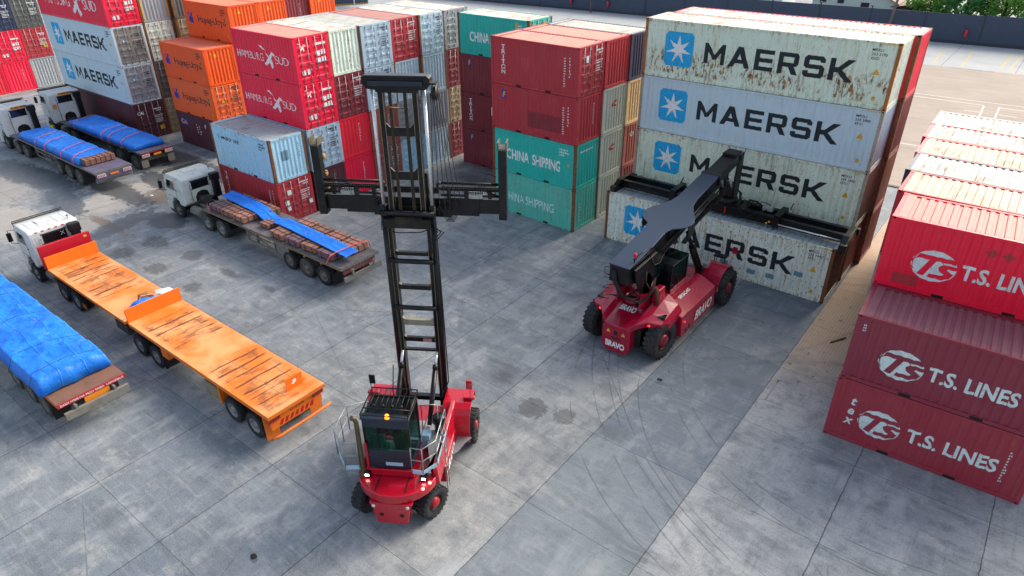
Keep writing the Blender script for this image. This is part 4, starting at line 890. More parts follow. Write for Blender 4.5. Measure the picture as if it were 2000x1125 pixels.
def trailer(par, x0, x1, z, deckm, sidem, W=2.45, th=.10, frame=True, box=False, legs=None):
    M().box(x0, x1, 0, W, z-.04, z).obj('deck', deckm, par)
    m = M()
    m.box(x0, x1, -.012, .05, z-th-.02, z-.041); m.box(x0, x1, W-.05, W+.012, z-th-.02, z-.041)
    m.box(x1-.08, x1, .051, W-.051, z-th-.02, z-.041); m.box(x0, x0+.08, .051, W-.051, z-th-.02, z-.041)
    m.obj('side_rail', sidem, par)
    m = M()
    for y in (.72, W-.84): m.prism([(x0+.6, z-.041), (x1-.3, z-.041), (x1-.3, z-.42), (x0+3.4, z-.5), (x0+2.6, z-.24), (x0+.6, z-.24)], y, y+.12, 'y')
    k = x0+.5
    while k < x1-.2: m.box(k, k+.06, .06, W-.06, z-.14, z-.0415); k += .9
    m.obj('chassis_beam', CHAS, par)
    if legs:
        m = M(); a, b = legs; zb = .62
        for y in (.05,): 
            m.box(a, a+.08, y, y+.08, zb, z-.14); m.box(b, b+.08, y, y+.08, zb, z-.14); m.box(a+.08, b, y, y+.06, zb, zb+.07); m.box(a+.08, b, y, y+.06, z-.4, z-.34); m.beam((a, y+.03, z-.2), (b, y+.04, zb+.05), .05, .05)
            m.box(a-.02, a+.10, y+.5, y+.62, .25, z-.2); m.box(a-.02, a+.10, W-.6, W-.48, .25, z-.2); m.box(a+.02, a+.06, y+.02, W-.48, .80, .86)
        m.obj('landing_gear', CHASL, par)
def rear_bumper(par, x, z, mat, W=2.45, plate=None, drop=.55, stripes=True, lights=True):
    m = M(); m.box(x-.25, x-.17, .02, W-.02, z-drop-.12, z-drop+.16); m.box(x-.2, x-.1, .5, .6, z-drop+.161, z-.14); m.box(x-.2, x-.1, W-.6, W-.5, z-drop+.161, z-.14)
    b = m.obj('rear_bumper', mat, par, .01)
    if lights:
        for y in (.1, W-.65):
            m = M(); m.mat(0).box(x-.02, x+.02, y, y+.55, z-.36, z-.15); m.mat(1)
            for k in range(5): m.box(x+.021, x+.026, y+.04+k*.1, y+.09+k*.1, z-.33, z-.18)
            m.obj('tail_light', [REFW, REFL], par)
    if plate: M().box(x+.0, x+.015, W/2-.28, W/2+.28, z-.34, z-.2).obj('number_plate', ORNL, par)
    return b
def mudflap(par, x, W=2.45):
    for y in (.02, W-.62): M().box(x, x+.02, y, y+.6, .18, .85).obj('mudflap', SEAL, par)
TARP = None
def tarp_mat():
    t = NT('blue_tarpaulin'); p = t.pos(); n = t.noise(p, 1.2, 5, .6); v = t.noise(t.map(p, (1, 2.2, 1), rot=(0, 0, .4)), 2.4, 6, .65, 1.2)
    c = t.mix(t.step(n, .3, .7), lin('0a6fe0'), lin('1f86ec')); c = t.mix(t.math('MULTIPLY', t.step(v, .64, .74), .28), c, lin('a4c6e6'))
    c = t.mix(t.math('MULTIPLY', t.step(t.noise(p, 3, 4), .62, .74), .4), c, lin('9a917e'))
    t.set(c, .5, spec=.4); xx, yy, _z = t.xyz(t.map(p, rot=(0, 0, .03)))
    def cr(q, per):
        fr = t.math('FRACT', t.math('DIVIDE', t.math('ADD', q, t.math('MULTIPLY', n, .25)), per)); return t.step(t.math('ABSOLUTE', t.math('SUBTRACT', fr, .5)), .05, .0)
    h = t.math('ADD', t.math('MULTIPLY', v, .8), t.math('MULTIPLY', t.math('MAXIMUM', cr(xx, 1.35), cr(yy, .9)), .35)); t.bump(h, .8, .05); return t.m
TARP = tarp_mat()
def tarp(name, label, x0, x1, y0, y1, zt, zb, seed, loc, crown=.0, amp=.05, skirt=.06, lumps=(), group=None, nx=120, ny=34):
    """draped wrinkled sheet over a load"""
    o = Vector((seed*7.3, seed*3.1, 0)); vs = []; fs = []
    for i in range(nx+1):
        u = i/nx
        for j in range(ny+1):
            v = j/ny
            x = x0+(x1-x0)*u; y = y0+(y1-y0)*v
            dx = min(u, 1-u)*(x1-x0); dy = min(v, 1-v)*(y1-y0); e = min(dx, dy)
            f = min(1, e/.11); f = f*f*(3-2*f)
            q = Vector((x*.8, y*.8, 0))+o
            dd, _p = noise.voronoi(Vector((x*.75, y*.75, seed*2.0))+Vector((noise.noise(q*.8), noise.noise(q*.8+Vector((3, 3, 3))), 0))*.5); fold = (dd[1]-dd[0])
            w = min(.5, fold)*amp*1.9+(1-abs(noise.noise(q*1.1)*2))*amp*1.1+(1-abs(noise.noise(q*2.7+Vector((5, 1, 2)))*2))*amp*.45+noise.noise(q*6)*amp*.25
            z = zb+(zt-zb)*f+(w-amp*.6)*(.35+.65*f)
            for lx, ly, lr, lh in lumps: z += lh*math.exp(-((x-lx)**2+(y-ly)**2)/lr**2)*f
            z += crown*sin(pi*v)*f
            if e < .05: z = max(z, zb+.004); x += noise.noise(q*1.7+Vector((9, 0, 0)))*skirt; y += noise.noise(q*1.5+Vector((0, 9, 0)))*skirt*.7
            z = max(z, zb+.01)
            vs.append((x-loc[0], y-loc[1], z-loc[2]))
    fs = [(i*(ny+1)+j, (i+1)*(ny+1)+j, (i+1)*(ny+1)+j+1, i*(ny+1)+j+1) for i in range(nx) for j in range(ny)]
    m = M(); m.add(vs, fs, True); ob = m.obj(name, TARP); ob.location = loc
    s = ob.modifiers.new('thickness', 'SOLIDIFY'); s.thickness = .012; s.offset = 1
    return tag(ob, label, 'tarpaulin', group)
STRAP = plain('orange_red_strap', 'f0604e', .6, var=.15)
def strap(label, pts, group='load straps on the trucks', w=.06):
    base = Vector(pts[0]); m = M(); P = [Vector(p)-base for p in pts]
    for a, b in zip(P, P[1:]):
        d = (b-a); e = d.normalized()*.004
        m.beam(a-e, b+e, w, .012, (0, 1, 0) if abs(d.normalized().z) > .8 else (0, 0, 1))
    ob = m.obj('ratchet_strap', STRAP); ob.location = base; return tag(ob, label, 'strap', group)
# --- A: white tractor with two orange flatbeds
X0, Y0 = -39.55, 9.12
t = thing('flatbed_truck', 'white tractor unit pulling two empty rust stained orange flatbed trailers with headboards', 'truck', (X0, Y0, 0))
cab(t, 2.15, .95, 3.02, WCAB)
m = M()
for k in range(6): m.box(2.151, 2.158, .35+k*.31, .47+k*.31, 2.86, 2.92)
m.obj('reflective_tape', REFL, t)
m = M(); m.beam((2.175, 1.45, 2.42), (2.175, 1.62, 2.62), .02, .01, (1, 0, 0)); m.beam((2.179, 1.62, 2.42), (2.179, 1.45, 2.62), .02, .01, (1, 0, 0)); m.obj('window_tape_cross', WHITE, t)
tractor_chassis(t, 2.15, 6.6); axle(t, 1.25, dual=False); axle(t, 4.45); axle(t, 5.9)
M().box(2.92, 3.10, .0, 2.42, 1.30, 2.5).obj('red_bulkhead', REDP, t, .02)
M().prism([(3.103, 2.30), (3.103, 2.40), (3.112, 2.40), (3.112, 2.30)], 2.1, 2.24, 'y').obj('hazard_badge', YELLOW, t)
trailer(t, 3.45, 11.15, 1.42, orange_deck([(3.6, 8.4)], 'a'), ORNG, th=.12)
M().box(3.39, 3.449, 0, 2.45, 1.30, 2.06).obj('headboard', ORNG, t, .008)
m = M(); m.box(4.2, 5.0, .02, .5, .55, .98); m.obj('battery_box', CHAS, t, .02)
M().box(6.6, 7.0, -.01, .01, .45, .7).obj('chevron_board', plain('yellow_red_board', 'b5651e', .5), t)
M().box(9.8, 10.9, .1, 2.3, .55, 1.0).obj('storage_box', CHAS, t, .02)
# second trailer
trailer(t, 11.55, 21.5, 1.50, orange_deck([(12.3, 15.3), (17.3, 21.1)], 'b'), ORNG, th=.14)
M().box(11.49, 11.549, 0, 2.45, 1.36, 2.14).obj('headboard', ORNG, t, .008)
for x in (11.95, 13.35, 18.95, 20.35): axle(t, x)
m = M(); m.box(14.0, 14.5, .03, .42, .85, 1.32); m.obj('mudguard', ORNG, t)
mudflap(t, 13.98); M().box(17.2, 18.2, .02, .55, .55, 1.15).obj('tool_box', plain('rusty_cream_box', '8c8068', .8, var=.6, dirt='5c4a38'), t, .02)
M().box(18.22, 18.3, .0, .6, .5, 1.35).obj('mudguard', ORNG, t)
M().box(21.08, 21.12, 0, .55, .2, 1.33).obj('mudflap', ORNG, t); M().box(21.08, 21.12, 1.9, 2.45, .2, 1.33).obj('mudflap', ORNG, t)
m = M(); m.mat(0).box(21.3, 21.36, .12, 2.33, .72, 1.34); m.mat(1)
for k in range(7): m.prism([(.45+k*.22, .78), (.57+k*.22, .78), (.67+k*.22, .98), (.55+k*.22, .98)], 21.361, 21.366, 'x')
m.obj('rear_panel', [ORNG, REFL], t)
M().tube([(21.62, -.05, .62), (21.66, .2, .60), (21.66, 2.25, .60), (21.62, 2.5, .62)], .055, 10).obj('bumper_bar', ORNG, t)
for y in (.05, 1.95):
    m = M(); m.box(21.37, 21.43, y, y+.45, 1.12, 1.33); m.mat(1)
    for k in range(4): m.box(21.431, 21.436, y+.04+k*.1, y+.08+k*.1, 1.15, 1.3)
    m.obj('tail_light', [REFL, CHAS], t)
me = decal(fit(text('HZ 128 ECW', .01), 0, .62, 0, .1), 3, False, 0); me.materials.append(plain('faded_print', '8a4a20')); link('lettering', me, t, (21.367, .95, 1.10), pi/2)
q = M().box(20.8, 20.84, 1.3, 2.0, 1.51, 2.02).obj('ramp_flap', ORNG, t)
M().prism([(1.52, 1.72), (1.62, 1.70), (1.74, 1.78), (1.72, 1.88), (1.60, 1.86), (1.58, 1.80)], 20.841, 20.846, 'x').obj('paint_chip', WHITE, q)
# bundle of folded tarpaulins on the front flatbed
b = thing('tarpaulin_bundle', 'bundle of folded blue and white sheets and brown sack on the front orange flatbed', 'bundle', (-29.2, 10.6, 1.42))
def lump(name, c, r, mat, seed, par):
    bm = bmesh.new(); bmesh.ops.create_icosphere(bm, subdivisions=4, radius=1)
    for v in bm.verts:
        n = v.co.copy(); k = 1+.28*noise.noise(n*1.6+Vector((seed, 0, 0)))+.10*(1-abs(noise.noise(n*4+Vector((seed, 3, 0)))*2))
        v.co = Vector((c[0]+n.x*r[0]*k, c[1]+n.y*r[1]*k, max(.01, c[2]+n.z*r[2]*k)))
    me = bpy.data.meshes.new(name); bm.to_mesh(me); bm.free(); me.materials.append(mat)
    for p_ in me.polygons: p_.use_smooth = True
    return link(name, me, par)
lump('blue_sheet', (.25, -.35, .15), (.32, .55, .22), TARP, 1, b); lump('white_sheet', (.1, .55, .14), (.35, .5, .2), plain('white_sheeting', 'd0d6da', .6), 2, b); lump('brown_sack', (.0, .0, .3), (.28, .38, .2), plain('brown_sack', 'a8763c', .8, var=.6, dirt='6a4424'), 3, b)
PINK = plain('pink_strap', 'e88a80', .6)
st = strap('pink strap across the bundle on the front orange flatbed', [(-28.6, 9.14, 1.43), (-28.7, 9.7, 1.44), (-29.0, 10.3, 1.95), (-28.9, 11.0, 1.78), (-28.7, 11.56, 1.43)]); st.data.materials[0] = PINK
# --- B: crate truck
X0, Y0 = -41.25, 17.86
t = thing('flatbed_truck', 'dusty white tractor unit with brown flatbed carrying copper bundles under a blue strip', 'truck', (X0, Y0, 0))
cab(t, 2.25, .85, 2.72, WCABD)
tractor_chassis(t, 2.25, 6.9, mat=CHASL); axle(t, 1.15, dual=False, rm=RIMD); axle(t, 4.35, tm=TYRED); axle(t, 5.85, tm=TYRED)
trailer(t, 4.35, 16.6, 1.42, DECKG, CHASL, legs=(8.5, 11.0)); M().box(11.2, 12.3, .02, .5, .72, 1.28).obj('tool_box', CHASL, t, .02)
M().box(4.3, 16.6, -.02, -.013, 1.30, 1.35).obj('stripe', plain('faded_yellow_stripe', '9a7a3a', .6), t)
for x in (12.25, 13.65, 15.05): axle(t, x, rm=RIMD, tm=RUBBER if x != 13.65 else TYRED)
rear_bumper(t, 16.95, 1.42, CHASL, drop=.62, lights=False)
m = M(); m.mat(0).box(16.45, 16.5, .2, 2.25, .95, 1.28); m.mat(1)
for k in range(6): m.prism([(.6+k*.2, .97), (.66+k*.2, .97), (.76+k*.2, 1.25), (.70+k*.2, 1.25)], 16.501, 16.506, 'x')
m.obj('rear_panel', [plain('faded_red_panel', '8a4a48', .6, var=.4), CHASL], t); mudflap(t, 15.75)
COP = [plain('copper_bundle_'+a, b, .6, .1, .6, scale=4, dirt=c) for a, b, c in (('brown', '9a6e5e', '5c4038'), ('pink', 'ad7b6a', '7a4c3e'), ('purple', '7d6068', '5a4650'))]
BAND = plain('steel_banding', '2a2220', .5)
def bundle_mesh(L, W, H, mats):
    m = M(); rnd = random.Random(int(L*100)); n = 5
    for k in range(n):
        z = k*H/n; m.mat(0).box(rnd.uniform(-.012, .012), L+rnd.uniform(-.012, .012), rnd.uniform(-.012, .012), W+rnd.uniform(-.012, .012), z+.004, z+H/n-.002)
    a = m.mesh('plate_stack', mats[0]); m = M(); e = .016
    for x in (L*.25, L*.75): m.box(x, x+.035, -e, W+e, H+.001, H+.010); m.box(x, x+.035, -e-.008, -e, 0, H+.010); m.box(x, x+.035, W+e, W+e+.008, 0, H+.010)
    for y in (W*.3, W*.7): m.box(-e, L+e, y, y+.035, H+.011, H+.018); m.box(-e-.008, -e, y, y+.035, 0, H+.018); m.box(L+e, L+e+.008, y, y+.035, 0, H+.018)
    c = m.mesh('banding', BAND); m = M()
    for x in (L*.15, L*.75): m.box(x, x+.09, -.06, W+.06, -.07, -.001)
    return a, c, m.mesh('timber_skid', plain('skid_timber', '6e6252', .9))
def bundle(x, y, z, L, W, H, mat, label, group, rz=0):
    a, c, s = bundle_mesh(L, W, H, [mat]); t = thing('copper_bundle', label, 'metal bundle', (x, y, z+.07), rz, group)
    link('plate_stack', a, t); link('banding', c, t); link('timber_skid', s, t)
o3 = ['nearest the cab', 'second from the cab', 'third from the cab']
o4 = ['first', 'second', 'third', 'last']
zz = 1.42; rnd = random.Random(3)
for k in range(3):
    bundle(-36.45+k*1.2, 18.0, zz, 1.05, .92, .31, COP[(2, 0, 1)[k]], 'strapped copper plate bundle on the near side of the crate truck, %s' % o3[k], 'copper bundles on the crate truck', rnd.uniform(-.03, .03))
    bundle(-36.2+k*1.25, 19.28, zz, 1.05, .92, .30, COP[(0, 1, 0)[k]], 'strapped copper plate bundle on the far side of the crate truck, %s' % o3[k], 'copper bundles on the crate truck', rnd.uniform(-.03, .03))
bundle(-32.1, 18.42, zz, .75, .6, .2, COP[1], 'small low reddish copper bundle alone in mid deck under the blue strip', 'copper bundles on the crate truck')
for k in range(4):
    bundle(-30.55+k*1.3, 18.0+.02*k, zz, 1.12, .92, .31, COP[(0, 2, 0, 2)[k]], 'strapped copper plate bundle in the rear near side row, %s before the tail' % o4[k], 'copper bundles on the crate truck', rnd.uniform(-.04, .04))
    bundle(-30.3+k*1.3, 19.27, zz, 1.12, .92, .31, COP[(1, 0, 1, 1)[k]], 'strapped copper plate bundle in the rear far side row, %s before the tail' % o4[k], 'copper bundles on the crate truck', rnd.uniform(-.04, .04))
# blue strip lying along the bundles
m = M(); n = 90; w = 12
vs = []
for i in range(n+1):
    u = i/n; x = -36.9+u*12.15; yc0 = 19.06-.75*u; yc1 = yc0+.92+.06*sin(u*9)-(.1*u)
    sag = 0 if (u < .30 or u > .52) else -.26*sin(pi*(u-.30)/.22)**2
    for j in range(w+1):
        v = j/w; q = Vector((x*.9, v*1.2, 4))
        z = 1.84+sag+.035*(1-abs(noise.noise(q*2)*2))+.02*noise.noise(Vector((x*.6, v*7, 1)))+(.05*math.exp(-((v-.75-.1*sin(x))**2)/.006) if u < .45 else 0)
        vs.append((x+.9*0, yc0+(yc1-yc0)*v, z))
m.add(vs, [(i*(w+1)+j, (i+1)*(w+1)+j, (i+1)*(w+1)+j+1, i*(w+1)+j+1) for i in range(n) for j in range(w)], True)
ob = m.obj('tarpaulin_strip', TARP); s = ob.modifiers.new('thickness', 'SOLIDIFY'); s.thickness = .012; s.offset = 1
tag(ob, 'long narrow blue sheet lying lengthwise over the copper bundles', 'tarpaulin')
strap('red strap over the tail bundles of the crate truck', [(-25.75, 17.84, 1.38), (-25.5, 17.92, 1.84), (-25.45, 18.3, 1.93), (-25.35, 19.3, 1.97), (-25.3, 20.25, 1.88), (-25.3, 20.36, 1.42)])
strap('short red strap hanging down beside the front bundle of the crate truck', [(-36.5, 17.93, 1.84), (-36.2, 17.83, 1.3)])
# --- C: far tarp truck, near lane
X0, Y0 = -64.7, 16.66
t = thing('flatbed_truck', 'white tractor unit at the left edge with purple tailed flatbed under blue sheets', 'truck', (X0, Y0, 0))
cab(t, 2.2, 1.0, 3.32, WCAB, sign='T 301 EFD'); tractor_chassis(t, 2.2, 6.2, mat=CHASL); axle(t, 1.2, dual=False, rm=RIMD); axle(t, 3.3, rm=RIMD, tm=TYRED); axle(t, 4.8, rm=RIMD, tm=TYRED)
trailer(t, 2.75, 16.7, 1.42, DECKP, CHASL, legs=(6.9, 9.3))
for x in (10.55, 12.2, 13.8): axle(t, x, rm=RIMD, tm=TYRED)
M().box(16.62, 16.69, .03, 2.42, .88, 1.27).obj('rear_panel', PURP, t); rear_bumper(t, 16.72, 1.42, CHASL, plate=True, drop=.62); mudflap(t, 14.6)
tarp('tarpaulin', 'blue sheet with straps on the purple tailed flatbed, nearer of two far trucks', -60.6, -50.4, 16.74, 18.98, 1.80, 1.46, 1, (-60.6, 16.7, 1.42), lumps=((-57.6, 17.9, 1.5, .12), (-52.5, 17.9, 1.2, .08)))
for k in range(2): bundle(-50.62, 16.95+k*1.0, 1.42, .9, .95, .36, COP[0], 'copper plate bundle showing from under the blue sheet at purple tail, %s' % ['nearer one', 'farther one'][k], 'copper bundles under far sheets')
for k, x in enumerate((-57.5, -55.9, -53.2, -51.3)): strap('red strap over the nearer far blue sheet, %s from the cab' % o4[k], [(x+.3, 16.6, 1.36), (x+.15, 16.72, 1.78), (x, 17.2, 1.99), (x-.5, 18.5, 1.99), (x-.7, 19.02, 1.72), (x-.7, 19.14, 1.4)])
# --- D: far tarp truck, far lane
X0, Y0 = -65.6, 20.45
t = thing('flatbed_truck', 'white tractor unit with orange roof board and grey flatbed under blue sheets', 'truck', (X0, Y0, 0))
cab(t, 2.3, 1.0, 3.5, WCAB, sign='T 457 DLQ'); tractor_chassis(t, 2.3, 6.2); axle(t, 1.2, dual=False); axle(t, 3.6, rm=RIMD, tm=TYRED); axle(t, 5.0, rm=RIMD, tm=TYRED)
M().box(2.31, 2.36, .12, .38, 2.3, 2.65).obj('marker_light', ORNL, t)
trailer(t, 3.3, 16.1, 1.42, DECKP, CHAS)
for x in (11.2, 12.6, 14.9): axle(t, x, rm=RIMD, tm=TYRED)
M().box(16.101, 16.12, .1, 2.35, 1.3, 1.35).obj('red_stripe', REFL, t); rear_bumper(t, 16.1, 1.42, CHAS, plate=True); 
for y in (.0, 1.95): M().box(15.95, 15.98, y, y+.5, .3, .85).obj('mudflap', CHASL, t)
tarp('tarpaulin', 'blue sheet with straps on the grey flatbed, farther of two far trucks', -60.8, -50.3, 20.44, 22.73, 1.80, 1.46, 2, (-60.8, 20.4, 1.42), lumps=((-58.5, 21.6, 1.2, .12), (-51.6, 21.6, .8, .12)))
for k, x in enumerate((-59.9, -55.3, -54.2, -52.2)): strap('red strap over the farther far blue sheet, %s from the cab' % o4[k], [(x+.3, 20.38, 1.36), (x+.15, 20.42, 1.78), (x, 20.9, 1.99), (x-.5, 22.2, 1.99), (x-.7, 22.78, 1.72), (x-.7, 22.9, 1.4)])
# --- E: bottom left trailer
X0, Y0 = -39.6, 4.92
t = thing('flatbed_truck', 'flatbed truck at the left edge loaded under a big crumpled blue tarpaulin', 'truck', (X0, Y0, 0))
cab(t, 1.95, .95, 2.75, WCAB); tractor_chassis(t, 2.15, 6.6); axle(t, 1.25, dual=False); axle(t, 4.45); axle(t, 5.9)
trailer(t, 2.9, 14.75, 1.38, plain('worn_red_brown_deck', '7d5a48', .75, var=.6, scale=1.5, dirt='55403a'), ORNG, legs=(6.3, 8.2))
for x in (10.2, 11.6, 13.0): axle(t, x, rm=RIMD, tm=TYRED)
m = M(); m.mat(0).box(14.751, 14.80, .0, 2.45, 1.22, 1.37); m.mat(1).box(14.7, 14.79, .9, 1.8, .82, 1.2); m.obj('rear_panel', [REFL, ORNL], t)
me = decal(fit(text('ZAIDI M300-NA MOLI TABIA  USINIZIBUE', .012), .08, 2.37, 0, .085), 3, False, 0); me.materials.append(WHITE); link('lettering', me, t, (14.804, 0, 1.255), pi/2)
m = M(); m.box(14.95, 15.0, .1, 2.4, .72, 1.0); m.box(14.85, 14.95, .1, 2.4, .93, 1.0); m.box(14.7, 14.95, .5, .58, .9, 1.15); m.box(14.7, 14.95, 1.9, 1.98, .9, 1.15); m.obj('rear_bumper', CHASL, t)
mudflap(t, 13.75)
tarp('tarpaulin', 'big crumpled bright blue tarpaulin over the load at bottom left', -38.0, -25.7, 4.76, 7.34, 1.98, 1.42, 3, (-38, 4.7, 1.38), crown=.0, amp=.075, skirt=.10, lumps=((-33.4, 6.3, 1.1, .10), (-29.6, 6.0, 1.1, .08)), nx=190, ny=50)
m = M()
for x, s in ((-36.6, .4), (-33.8, .5), (-31.0, .35), (-28.2, .5), (-26.3, .3)): m.tube([(x, 4.6, 1.5), (x+s*.3, 4.9, 2.22), (x+s, 6.1, 2.40), (x+s*1.5, 7.3, 2.2), (x+s*1.6, 7.5, 1.5)], .009, 5)
ob = m.obj('rope', plain('dark_green_rope', '24402c', .8)); tag(ob, 'thin dark green rope lashed over the big blue tarpaulin at bottom left', 'rope')
# ================================================================== people
SKIN = plain('skin', '7a4a34', .6, var=.1); VEST = plain('hi_vis_yellow', 'b9e020', .6, var=.1); TROU = plain('dark_trousers', '20262e', .8, var=.2); HAIR = plain('black_hair', '120e0c', .8)
def person(label, loc, rz, seated=False, vest=VEST):
    """one continuous skinned body; hair and vest are its children"""
    if seated: J = [(0, 0, .52), (0, .02, .78), (0, .02, 1.02), (0, .03, 1.12), (0, .03, 1.22), (0, .05, 1.34), (.2, .02, 1.03), (.25, .12, .80), (.16, .36, .82), (.14, .44, .83), (-.2, .02, 1.03), (-.25, .12, .80), (-.16, .36, .82), (-.14, .44, .83), (.11, .02, .5), (.13, .44, .52), (.13, .50, .12), (.13, .62, .07), (-.11, .02, .5), (-.13, .44, .52), (-.13, .50, .12), (-.13, .62, .07)]
    else: J = [(0, 0, .95), (0, .01, 1.2), (0, 0, 1.42), (0, .01, 1.50), (0, .02, 1.60), (0, .03, 1.71), (.19, 0, 1.42), (.24, .02, 1.13), (.24, .12, .88), (.24, .15, .80), (-.19, 0, 1.42), (-.24, .02, 1.13), (-.24, .1, .88), (-.24, .13, .80), (.10, 0, .92), (.12, .03, .5), (.13, -.02, .09), (.13, .14, .05), (-.10, 0, .92), (-.12, .02, .5), (-.13, -.04, .09), (-.13, .12, .05)]
    E_ = [(0, 1), (1, 2), (2, 3), (3, 4), (4, 5), (2, 6), (6, 7), (7, 8), (8, 9), (2, 10), (10, 11), (11, 12), (12, 13), (0, 14), (14, 15), (15, 16), (16, 17), (0, 18), (18, 19), (19, 20), (20, 21)]
    R_ = [.15, .14, .15, .06, .085, .075, .07, .048, .036, .045, .07, .048, .036, .045, .09, .065, .045, .04, .09, .065, .045, .04]
    me = bpy.data.meshes.new('body'); me.from_pydata(J, E_, []); ob = bpy.data.objects.new('person', me); C.objects.link(ob)
    sk = ob.modifiers.new('skin', 'SKIN')
    if not me.skin_vertices: 
        bpy.context.view_layer.objects.active = ob
        bm = bmesh.new(); bm.from_mesh(me); bm.verts.layers.skin.verify(); bm.to_mesh(me); bm.free()
    for i, v in enumerate(me.skin_vertices[0].data): v.radius = (R_[i]*(1.15 if i < 3 else 1), R_[i]*(.75 if i < 3 else 1)); v.use_root = i == 0
    ob.modifiers.new('sub', 'SUBSURF').levels = 1; ob.modifiers['sub'].render_levels = 1
    dg = bpy.context.evaluated_depsgraph_get(); m2 = bpy.data.meshes.new_from_object(ob.evaluated_get(dg)); ob.modifiers.clear(); ob.data = m2
    m2.materials.clear(); m2.materials.append(SKIN); m2.materials.append(TROU)
    hz = J[0][2]
    for p_ in m2.polygons: p_.material_index = 1 if p_.center.z < hz+.05 and abs(p_.center.x) < .21 and not (seated and p_.center.z > .62) else 0; p_.use_smooth = True
    m = M(); s = J[2]; b = J[0]
    m.lathe([(.165, b[2]-.02), (.175, b[2]+.2), (.19, s[2]-.12), (.17, s[2]+.02), (.09, s[2]+.07)], (0, (s[1]+b[1])/2, 0), 'z', 14); v = m.obj('vest', vest, ob)
    v.scale = (1.15, .82, 1); m = M(); h = J[5]; m.lathe([(.0, .115), (.06, .1), (.092, .05), (.098, -.0), (.09, -.03)], h, 'z', 12); m.obj('hair', HAIR, ob)
    m = M(); m.lathe([(0, .03), (.014, .015), (.02, -.01), (0, -.03)], (h[0], h[1]+.09, h[2]-.06), 'z', 6); m.obj('nose', SKIN, ob)
    ob.location = loc; ob.rotation_euler = (0, 0, rz); return tag(ob, label, 'person')
person('worker in yellow green vest standing between the two far tarpaulin trucks', (-61.9, 19.6, 0), radians(200))

# ================================================================== empty container handler (tall mast lift truck)
MRED = plain('glossy_machine_red', 'ba0626', .28, var=.12, scale=1.5, dirt='7a1420', coat=.5)
BMET = plain('satin_black_steel', '14171b', .32, .35, .3, dirt='3d3a34'); BMET2 = plain('greasy_black_steel', '1b1b1a', .45, .4, .5, dirt='4c4434')
CHROME = plain('chrome_rod', 'e2e6e9', .28, .55, .1); GRATE = plain('grey_grating', '7d8084', .6, .4, .5, stretch=(12, 12, 1), scale=2); LBL = plain('pale_blue_kickplate', '9ec3d6', .5, var=.15)
BLUEB = plain('dark_blue_panel', '1b2a3c', .35, .1, .2); BRASS = plain('tarnished_bronze_pipe', '665a42', .4, .6, .3)
def glass_mat():
    t = NT('tinted_cab_glass'); t.set(lin('1c2f30'), .05, spec=.8); tr = t.n('ShaderNodeBsdfTransparent'); tr.inputs[0].default_value = lin('aecbc6'); ms = t.n('ShaderNodeMixShader'); ms.inputs[0].default_value = .85
    t.L(t.b.outputs[0], ms.inputs[1]); t.L(tr.outputs[0], ms.inputs[2]); t.L(ms.outputs[0], t.o.inputs[0]); return t.m
CGL = glass_mat()
LAMPO = plain('lit_orange_beacon', 'ff7a10', .3, emit=2.0, var=0); LAMPW = plain('lit_white_lamp', 'fff2e4', .3, emit=5.0, var=0); LAMPR = plain('lit_red_lamp', 'ff2a20', .3, emit=2.2, var=0); LAMPP = plain('lit_pink_lamp', 'ff8a80', .3, emit=2.0, var=0)
t = thing('container_handler', 'tall red empty container handler with raised black mast and spreader arms', 'lift truck', (-12.08, 9.19, 0), radians(32))
CX = .08
m = M(); m.box(-.55, .7, .5, 4.6, .45, 1.24); m.box(-1.5, 1.65, 4.4, 4.7, .45, .8); m.box(-.95, 1.1, .62, .85, .4, .7); m.obj('chassis', BMET2, t, .02)
arc = [(CX+1.27*sin(a), 1.14-1.22*cos(a)) for a in [radians(-100+200*k/26) for k in range(27)]]
disc = arc+[(1.28, 2.0), (-1.1, 2.0)]
c = M().prism(disc, 1.26, 1.58, 'z').obj('counterweight', MRED, t, .045, 3)
m = M(); m.prism([(-.60, 1.259), (.76, 1.259), (.66, 1.10), (.56, .42), (-.40, .42), (-.52, 1.10)], -.07, .38, 'y'); q = m.obj('rear_apron', MRED, c, .03)
m = M()
for x in (-.24, .40): m.lathe([(0, -.076), (.07, -.076), (.075, -.070)], (x, 0, .80), 'y', 14)
m.obj('apron_hole', DARK, q)
m = M()
for x in (-.46, .60): M().lathe([(0, -.11), (.05, -.11), (.06, -.09), (.06, -.071)], (x, 0, 1.16), 'y', 12).obj('apron_lamp', CHROME, q)
for x, s in ((-.42, -1), (.50, 1)): M().box(x-.022, x+.022, .12, .78, 1.583, 1.592).obj('slot', DARK, c)
for x, y, mt in ((-.80, .62, LAMPW), (.98, .62, LAMPW)):
    h = M().box(x-.1, x+.1, y, y+.12, 1.60, 1.80).obj('work_lamp', BMET, t, .01); M().box(x-.06, x+.06, y-.012, y-.002, 1.66, 1.74).obj('lamp_lens', mt, h)
M().lathe([(.0, .05), (.05, .04), (.055, 0)], (1.18, .58, 1.59), 'z', 10).obj('tail_lamp', LAMPP, t); M().lathe([(.0, .05), (.05, .04), (.055, 0)], (1.02, .32, 1.585), 'z', 10).obj('tail_lamp', LAMPP, t)
